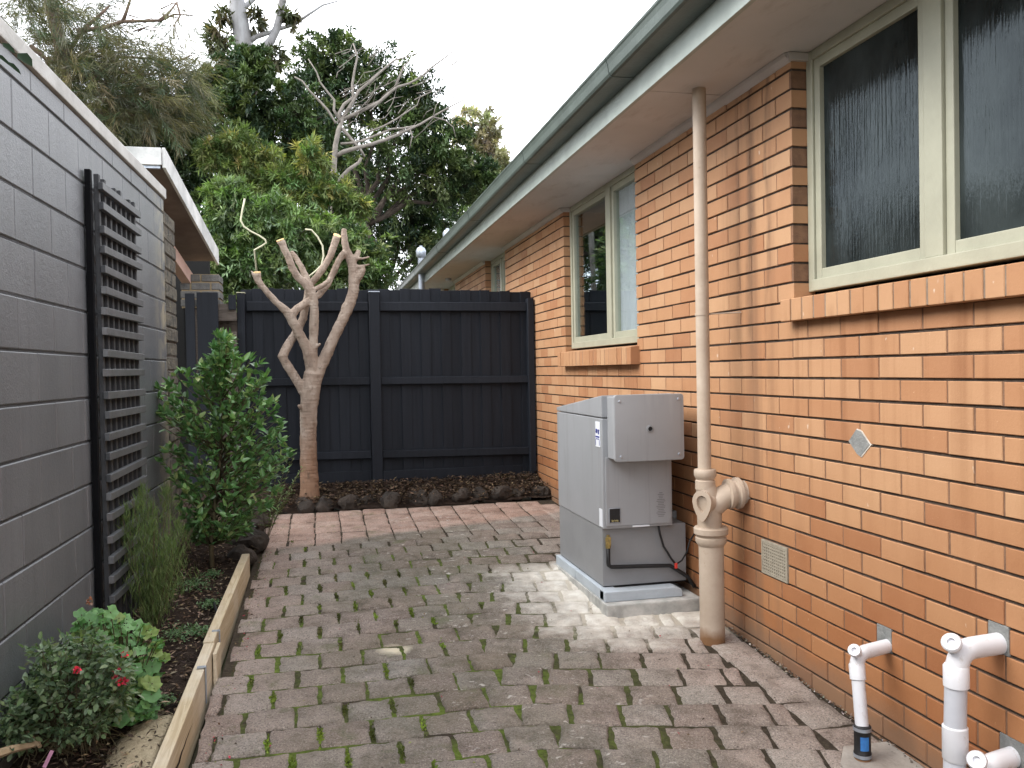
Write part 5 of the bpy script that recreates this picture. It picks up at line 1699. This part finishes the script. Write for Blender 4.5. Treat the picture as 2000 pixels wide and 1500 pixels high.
# tall glossy shrub
sb = Vector((-.70, 5.72, G(5.72) + .06))
sh = plant('leafy_shrub', 'tall glossy green shrub between the trellis and the pruned tree', 'shrub', tuple(sb))
m = MB()
def sp_(px, py, dy=0): return at(px, py, 5.75 + dy)
stem_pts = [sb, Vector(sp_(412, 1060)), Vector(sp_(420, 980)), Vector(sp_(432, 880)), Vector(sp_(434, 780)), Vector(sp_(432, 690)), Vector(sp_(432, 640))]
m.tube(stem_pts, [.016, .015, .013, .011, .008, .006, .003], 8)
Pl, Dl = [], []
tips = []
outline = [(640, 3, 5), (665, 12, 18), (690, 20, 26), (715, 28, 92), (740, 120, 95), (770, 130, 100), (800, 140, 110), (840, 130, 122), (880, 125, 130), (920, 115, 138), (960, 85, 120), (1000, 75, 95), (1040, 60, 60)]
outl = np.array(outline, float)
nb = 265
for k in range(nb):
    py_ = random.uniform(655, 1045)
    lw = np.interp(py_, outl[:, 0], outl[:, 1]); rw = np.interp(py_, outl[:, 0], outl[:, 2])
    u_ = random.uniform(-1, 1)
    u_ = math.copysign(abs(u_) ** .7, u_)
    cxp = np.interp(py_, [640, 780, 900, 1060], [432, 432, 436, 415])
    tx__ = cxp + (u_ * lw if u_ < 0 else u_ * rw)
    dep = random.uniform(-.34, .34) * math.sqrt(max(0, 1 - .8 * u_ * u_))
    tip = Vector(sp_(tx__, py_, dep))
    root = Vector(sp_(np.interp(min(py_ + 60, 1060), [640, 780, 900, 1060], [432, 434, 432, 413]), min(py_ + 75, 1065), 0))
    mid = root.lerp(tip, .55) + Vector((0, 0, -.02))
    m.tube([root, mid, tip], [.0045, .003, .0015], 5)
    nl = random.randint(12, 20)
    for i in range(nl):
        t_ = random.uniform(.35, 1.03) if i > 3 else 1.0
        b_ = root.lerp(mid, t_ / .55) if t_ < .55 else mid.lerp(tip, (t_ - .55) / .45)
        dv = (tip - mid).normalized() * .6 + Vector((random.gauss(0, .6), random.gauss(0, .6), random.gauss(.15, .4)))
        Pl.append(b_); Dl.append(dv)
n = len(Pl)
N_ = rng.normal(size=(n, 3)) * .5; N_[:, 2] += 1
cols = tint([(.10, .21, .07), (.135, .27, .09), (.18, .32, .10), (.075, .16, .058), (.12, .235, .075), (.29, .38, .15), (.11, .24, .085), (.09, .19, .065), (.14, .28, .10)], n, .25)
m.build('stem', M_STEM, sh, fix=False, smooth=True)
leafed(sh, Pl, Dl, N_, rng.uniform(.040, .078, n), rng.uniform(.020, .034, n), cols, M_GLOSSLEAF, oval=True, fold=.12)
# fern like pale fronds at the right foot of the shrub
ff = Vector(at(520, 1000, 6.35)); ff.z = G(6.35) + .06
fe = plant('fern', 'pale green fern fronds low on the right side of the glossy shrub', 'fern', tuple(ff))
Pl, Dl, Nl = [], [], []
m = MB()
for (px_, py_, dy) in ((575, 888, -.05), (580, 930, 0), (560, 905, .1), (548, 965, -.1), (570, 960, .1), (505, 960, -.2), (540, 925, .0), (590, 915, .15)):
    tip = Vector(at(px_, py_, 6.35 + dy)); mid = ff.lerp(tip, .5) + Vector((0, 0, .06))
    pts_ = bend_pts(ff, mid, tip, 12); m.tube(pts_, .002, 5)
    for i in range(3, 13):
        for sgn in (-1, 1):
            tdir = (pts_[i] - pts_[i - 1]).normalized()
            sd_ = tdir.cross(Vector((0, 0, 1))).normalized() * sgn
            for _ in range(2):
                Pl.append(pts_[i] + tdir * random.uniform(-.01, .01)); Dl.append(sd_ + tdir * .5 + Vector((0, 0, random.gauss(-.1, .15)))); Nl.append((random.gauss(0, .2), random.gauss(0, .2), 1))
m.build('stem', M_STEM, fe, fix=False)
n = len(Pl)
leafed(fe, Pl, Dl, Nl, rng.uniform(.035, .07, n), .010, tint([(.14, .20, .06), (.19, .25, .09), (.10, .16, .05)], n), M_LEAF)

# wispy upright bush in front of trellis
wb = Vector((-.86, 4.62, G(4.62) + .06))
wp = plant('wispy_bush', 'wispy fine stemmed green bush in front of the trellis foot', 'shrub', tuple(wb))
n = 5200
t_ = rng.uniform(0, 1, n) ** .8
ang = rng.uniform(0, 2 * np.pi, n)
hh = .70 * t_
# several upright plumes
pl = np.array([(-.03, .0, .72), (.07, .05, .70), (-.11, -.04, .62), (.13, .02, .52), (.02, -.1, .55), (-.06, .08, .66), (.10, -.08, .45), (.0, .05, .60)])
idx = rng.integers(0, len(pl), n)
hh = pl[idx, 2] * t_
spread = .085 * np.sin(np.pi * np.clip(t_, 0, 1) ** .8) + .012
bx = pl[idx, 0] * np.clip(t_ * 1.3, 0, 1) + rng.normal(0, 1, n) * spread * .55
by = pl[idx, 1] * np.clip(t_ * 1.3, 0, 1) + rng.normal(0, 1, n) * spread * .55
Pw = np.stack([wb.x + bx, wb.y + by, wb.z + hh], 1)
Dw = np.stack([rng.normal(0, .38, n), rng.normal(0, .38, n), np.ones(n)], 1)
leafed(wp, Pw, Dw, rdir(n), rng.uniform(.03, .075, n), rng.uniform(.0022, .0042, n), tint([(.12, .18, .06), (.15, .21, .07), (.09, .14, .05), (.17, .22, .08)], n, .25), M_LEAF)
m = MB()
for a in pl:
    for _ in range(3):
        m.tube(bend_pts(wb + Vector((a[0] * .2, a[1] * .2, -.02)), wb + Vector((a[0] * .6, a[1] * .6, a[2] * .5)), wb + Vector((a[0] * 1.2 + random.gauss(0, .03), a[1] * 1.2 + random.gauss(0, .03), a[2] * .95)), 5), .0018, 4)
m.build('stem', M_STEM, wp, fix=False)

# geranium with round lobed leaves and red flowers
gb_ = Vector((-.80, 3.66, G(3.66) + .06))
ge = plant('geranium', 'bright green geranium with round leaves and red flowers by the wall', 'flowering plant', tuple(gb_))
V, F, C = [], [], []
m = MB()
def round_leaf(c, nrm, r, col):
    nrm = nrm.normalized(); u_ = nrm.orthogonal().normalized(); a0 = random.uniform(0, 6.28)
    u_ = (u_ * math.cos(a0) + nrm.cross(u_) * math.sin(a0)); w_ = nrm.cross(u_)
    b = len(V); V.append(tuple(c - nrm * r * .15)); C.append(col * .9)
    nn = 18
    for i in range(nn):
        a = 2 * math.pi * i / nn
        rr = r * (1 + .10 * math.cos(a * 5) + random.uniform(-.04, .04)) * (1 if i else .35)
        zz = nrm * r * (.16 * math.cos(a * 5 + 1) + random.uniform(-.08, .12))
        V.append(tuple(c + u_ * math.cos(a) * rr + w_ * math.sin(a) * rr + zz)); C.append(col * random.uniform(.95, 1.2))
    for i in range(nn): F.append((b, b + 1 + i, b + 1 + (i + 1) % nn))
for k in range(280):
    py_ = random.uniform(1195, 1410)
    lw = np.interp(py_, [1190, 1230, 1290, 1350, 1410], [165, 140, 125, 160, 190]); rw = np.interp(py_, [1190, 1230, 1290, 1350, 1410], [225, 295, 330, 325, 290])
    px_ = random.uniform(lw, rw)
    Yd = 3.58 + random.uniform(-.14, .22) - (py_ - 1300) * .0007
    c = Vector(at(px_, py_, Yd))
    if c.z < G(c.y) + .03: continue
    g = random.random()
    col = np.array(random.choice([(.13, .27, .085), (.17, .33, .12), (.09, .21, .065), (.22, .30, .09), (.11, .24, .08)]))
    round_leaf(c, Vector((random.gauss(.15, .4), random.gauss(-.35, .4), .9)), random.uniform(.018, .038), col)
    m.tube(bend_pts(gb_ + Vector((random.gauss(0, .05), random.gauss(0, .05), 0)), (gb_ + c) / 2 + Vector((0, 0, -.01)), c, 3), .0022, 4)
V_ = np.array(V) - np.array(gb_)
link('foliage', np_mesh('foliage', V_, F, M_LEAF, np.array(C)), ge)
m.build('stem', M_STEM, ge, fix=False)
def flower(px_, py_, Yd, r, parent, col=(.80, .05, .085)):
    c = Vector(at(px_, py_, Yd)); n = 26
    d = rdir(n, .2); p_ = np.array(c) + d * r * rng.uniform(.2, .7, (n, 1))
    leafed(parent, p_, d, rdir(n), r * rng.uniform(.5, .8, n), r * .7, tint([col, (col[0] * .85, col[1] * 1.5, col[2] * 1.8)], n), M_PETAL, name='flower', oval=True)
for f_ in ((241, 1279, 3.30, .015), (229, 1312, 3.16, .016), (238, 1331, 3.14, .017), (226, 1326, 3.16, .014), (152, 1309, 3.06, .014)):
    flower(*f_, ge)
flower(176, 1174, 3.72, .016, ge, (.42, .16, .10))

# small leaved dark shrub, front left
fb = Vector((-.93, 3.38, G(3.38) + .06))
fs = plant('dark_shrub', 'dense small leaved dark green shrub in the bottom left corner', 'shrub', tuple(fb))
Pl, Dl = [], []
m = MB()
for k in range(235):
    px_ = random.uniform(-40, 240)
    top = np.interp(px_, [-30, 0, 40, 60, 85, 120, 160, 200, 235], [1385, 1372, 1368, 1300, 1240, 1262, 1245, 1260, 1300])
    bot = np.interp(px_, [-30, 40, 120, 200, 235], [1455, 1450, 1440, 1420, 1390])
    py_ = random.uniform(top, bot)
    Yd = 3.30 + random.uniform(-.16, .16)
    c = Vector(at(px_, py_, Yd))
    if c.z < G(c.y) + .02: c.z = G(c.y) + .03
    if c.x < wx(c.y) + .02: c.x = wx(c.y) + .03
    m.tube(bend_pts(fb + Vector((random.gauss(0, .09), random.gauss(0, .07), -.02)), (fb + c) / 2, c, 3), .0018, 4)
    nl = random.randint(16, 26)
    for i in range(nl):
        g = Vector((random.gauss(0, .02), random.gauss(0, .02), random.gauss(0, .018)))
        Pl.append(c + g); Dl.append(g.normalized() + Vector((random.gauss(0, .4), random.gauss(0, .4), random.gauss(0, .3))))
n = len(Pl)
N_ = rng.normal(size=(n, 3)) * .45; N_[:, 2] += 1
leafed(fs, Pl, Dl, N_, rng.uniform(.018, .034, n), rng.uniform(.011, .020, n), tint([(.11, .17, .085), (.15, .215, .11), (.075, .12, .06), (.21, .27, .17), (.18, .25, .12)], n, .25), M_LEAF, oval=True)
m.build('stem', M_STEM, fs, fix=False)

# low weeds in the bed
for i, (px_, py_, sz, nm) in enumerate(((375, 1150, .11, 'low ferny weed between the wispy bush and the pine board'), (415, 1125, .06, 'small weed beside the far end of the pine board'), (410, 1185, .06, 'small weed beside the black hose'),
                                        (345, 1245, .08, 'grey green weed under the wispy bush'), (385, 1240, .07, 'grey green weed beside the near pine board joint'), (320, 1375, .05, 'tiny seedling at the pine board beside the sand'))):
    d = fw + CR * ((px_ - 1000) / FPX) - CU * ((py_ - 750) / FPX)
    t_ = (-1.579 + .06) / (d.z - .05 * d.y); b_ = d * t_
    w = plant('weed', nm, 'weed', tuple(b_), 'low weeds in the left garden bed')
    n = int(260 * sz / .08)
    P_ = np.array(b_) + rng.normal(size=(n, 3)) * np.array([sz * .5, sz * .7, sz * .12]) + np.array([0, 0, sz * .25])
    D_ = rng.normal(size=(n, 3)); D_[:, 2] = np.abs(D_[:, 2]) * .6
    N_ = rng.normal(size=(n, 3)) * .4; N_[:, 2] += 1
    leafed(w, P_, D_, N_, rng.uniform(.010, .024, n), rng.uniform(.005, .011, n), tint([(.13, .21, .09), (.10, .19, .08), (.17, .25, .13)], n), M_LEAF)

# creeper twig hanging over the coping, top left
cb = Vector((wx(3.15) + .0, 3.15, 1.27))
cr_ = plant('creeper_twig', 'dark leaves of a creeper hanging over the coping in the top left corner', 'creeper', tuple(cb))
m = MB()
c1 = [Vector((wx(2.95) + .03, 2.95, 1.30)), Vector(at(2, 84, 3.25)), Vector(at(20, 95, 3.2)), Vector(at(36, 106, 3.15))]
c2 = [Vector((wx(2.95) + .03, 2.95, 1.29)), Vector(at(-6, 104, 3.2)), Vector(at(10, 118, 3.15))]
m.tube(c1, .003, 5); m.tube(c2, .003, 5); m.build('stem', M_STEM, cr_)
Pl, Dl, Ll, Wl = [], [], [], []
for a, b, l_, w_ in (((4, 84), (30, 103), .062, .026), ((34, 104), (64, 128), .075, .044), ((-8, 104), (22, 128), .07, .016), ((14, 120), (42, 144), .072, .018)):
    A_ = Vector(at(*a, 3.12)); B_ = Vector(at(*b, 3.12)); Pl.append(A_); Dl.append(B_ - A_); Ll.append((B_ - A_).length); Wl.append(w_)
leafed(cr_, Pl, Dl, [(.5, -.8, .3)] * 4, Ll, Wl, [(.010, .026, .008)] * 4, M_PETAL, oval=True)

# sand spill in the bed by the pine board
mb = MB()
V, F = [], []
cx, cy = -.665, 3.28
ringn = 40
V.append((cx, cy, G(cy) + .085))
for rg in range(1, 8):
    for i in range(ringn):
        a = 2 * math.pi * i / ringn
        rr = rg / 7 * (1 + .18 * mnoise.noise(Vector((math.cos(a) * 2, math.sin(a) * 2, 4))))
        x_ = cx + .135 * rr * math.cos(a); y_ = cy + .42 * rr * math.sin(a)
        x_ = min(x_, -.598 + .0)
        h_ = .085 - .055 * (rg / 7) ** 2 + .008 * mnoise.fractal(Vector((x_ * 30, y_ * 30, 2)), 1, 2, 4)
        V.append((x_, y_, G(y_) + h_))
for i in range(ringn): F.append((0, 1 + i, 1 + (i + 1) % ringn))
mb.add(V, F)
fs_ = []
for rg in range(6):
    for i in range(ringn):
        a = 1 + rg * ringn + i; b = 1 + rg * ringn + (i + 1) % ringn
        fs_.append((a, a + ringn, b + ringn, b))
mb.F += fs_; mb.M += [0] * len(fs_)
o = mb.build('sand', M_SAND, None, smooth=True)
setp(o, 'pale spilt sand on the soil beside the near pine board', 'sand', kind='stuff')

# leaf litter and bark chips
def litter(name, label, spots, pal, L, W):
    P_ = np.array(spots); n = len(P_)
    D_ = rng.normal(size=(n, 3)); D_[:, 2] *= .25
    N_ = rng.normal(size=(n, 3)) * .35; N_[:, 2] += 1
    V, F, k = leaf_geo(P_, D_, N_, L * rng.uniform(.5, 1.4, n), W * rng.uniform(.6, 1.4, n), .25)
    o = link(name, np_mesh(name, V, F, M_LITTER, np.repeat(tint(pal, n, .3), k, 0)))
    return setp(o, label, 'litter', kind='stuff')
BROWN = [(.085, .055, .036), (.05, .034, .025), (.12, .08, .05), (.18, .125, .08), (.035, .025, .018), (.055, .038, .027)]
sp_l = []
for _ in range(6000):
    x_ = random.uniform(-.45, 2.06); y_ = random.uniform(7.58, 8.12)
    sp_l.append((x_, y_, rear_h(x_, y_) + random.uniform(0, .035) + (random.uniform(0, .07) if y_ < 7.74 else 0)))
litter('leaf_litter', 'brown bark chips and dry leaves covering the rear bed', sp_l, BROWN, .035, .014)
sp_l = []
for _ in range(5200):
    y_ = random.uniform(2.6, 7.5); x_ = random.uniform(wx(y_) + .03, -.57 if y_ < 6 else -.47)
    sp_l.append((x_, y_, bed_h(x_, y_) + random.uniform(0, .02)))
litter('leaf_litter', 'dry leaves and twigs scattered over the left bed soil', sp_l, BROWN + [(.26, .19, .13), (.20, .15, .11)], .03, .010)
sp_l = []
for _ in range(420):
    y_ = random.uniform(2.8, 7.5); x_ = random.uniform(-.45, 1.95) if random.random() < .4 else -.44 + abs(random.gauss(0, .05))
    sp_l.append((x_, y_, G(y_) + .006))
litter('fallen_leaves', 'small fallen leaves and crumbs scattered on the pavers', sp_l, BROWN[:4] + [(.25, .27, .08), (.38, .05, .07)], .014, .007)

# crumbs along the wall base, pale chips over the sand
sp_l = []
for _ in range(500):
    y_ = random.uniform(2.2, 4.3); sp_l.append((2.068 - abs(random.gauss(0, .012)), y_, G(y_) + random.uniform(0, .008)))
litter('wall_crumbs', 'crumbs of mortar and dirt along the foot of the brick wall', sp_l, [(.40, .37, .33), (.05, .045, .04), (.22, .18, .15), (.10, .08, .065)], .012, .009)
sp_l = []
for _ in range(260):
    y_ = random.uniform(2.75, 3.6); x_ = random.uniform(-1.0, -.60); sp_l.append((x_, y_, G(y_) + .085 + random.uniform(0, .012)))
litter('wood_chips', 'dark and tan wood chips over the sand and soil at the lower left', sp_l, [(.36, .27, .17), (.07, .05, .035), (.20, .14, .09), (.05, .035, .025)], .032, .010)

hose = thing('garden_hose', 'short black irrigation hose lying on the soil beside the pine board', 'hose', (-.60, 4.75, G(4.75) + .07))
m = MB(); m.tube([(-.525, 4.62, G(4.62) + .075), (-.56, 4.72, G(4.72) + .085), (-.585, 4.84, G(4.84) + .085), (-.60, 4.95, G(4.95) + .075), (-.66, 5.05, G(5.05) + .06)], .007, 8)
m.build('tube', M_RUBBER, hose, smooth=True)
log = thing('wood_offcut', 'pale split wood offcut lying under the dark shrub in the bottom left corner', 'wood', tuple(at(30, 1462, 3.12)))
m = MB(); a_, b_ = at(-20, 1478, 3.08), at(78, 1452, 3.16)
m.tube([a_, a_.lerp(b_, .4) + Vector((0, 0, .006)), b_], [.017, .014, .008], 7); m.tube([at(52, 1432, 3.2), at(78, 1458, 3.14)], [.010, .007], 6)
m.build('stick', M_OFFCUT, log)
tag_ = thing('plant_tag', 'small pink plastic plant tag stuck in the soil at the bottom edge', 'plant tag', tuple(at(95, 1478, 3.08)))
m = MB(); a_, b_ = at(86, 1499, 3.07), at(102, 1466, 3.09)
d_ = (b_ - a_).normalized(); w_ = d_.cross(Vector((0, -1, 0))).normalized() * .006
n_ = Vector((0, -.0008, 0))
m.add([a_ - w_ + n_, a_ + w_ + n_, b_ + w_ + n_, b_ - w_ + n_, a_ - w_ - n_, a_ + w_ - n_, b_ + w_ - n_, b_ - w_ - n_], [(0, 1, 2, 3), (7, 6, 5, 4), (0, 4, 5, 1), (1, 5, 6, 2), (2, 6, 7, 3), (3, 7, 4, 0)])
m.build('tag', M_TAG, tag_)
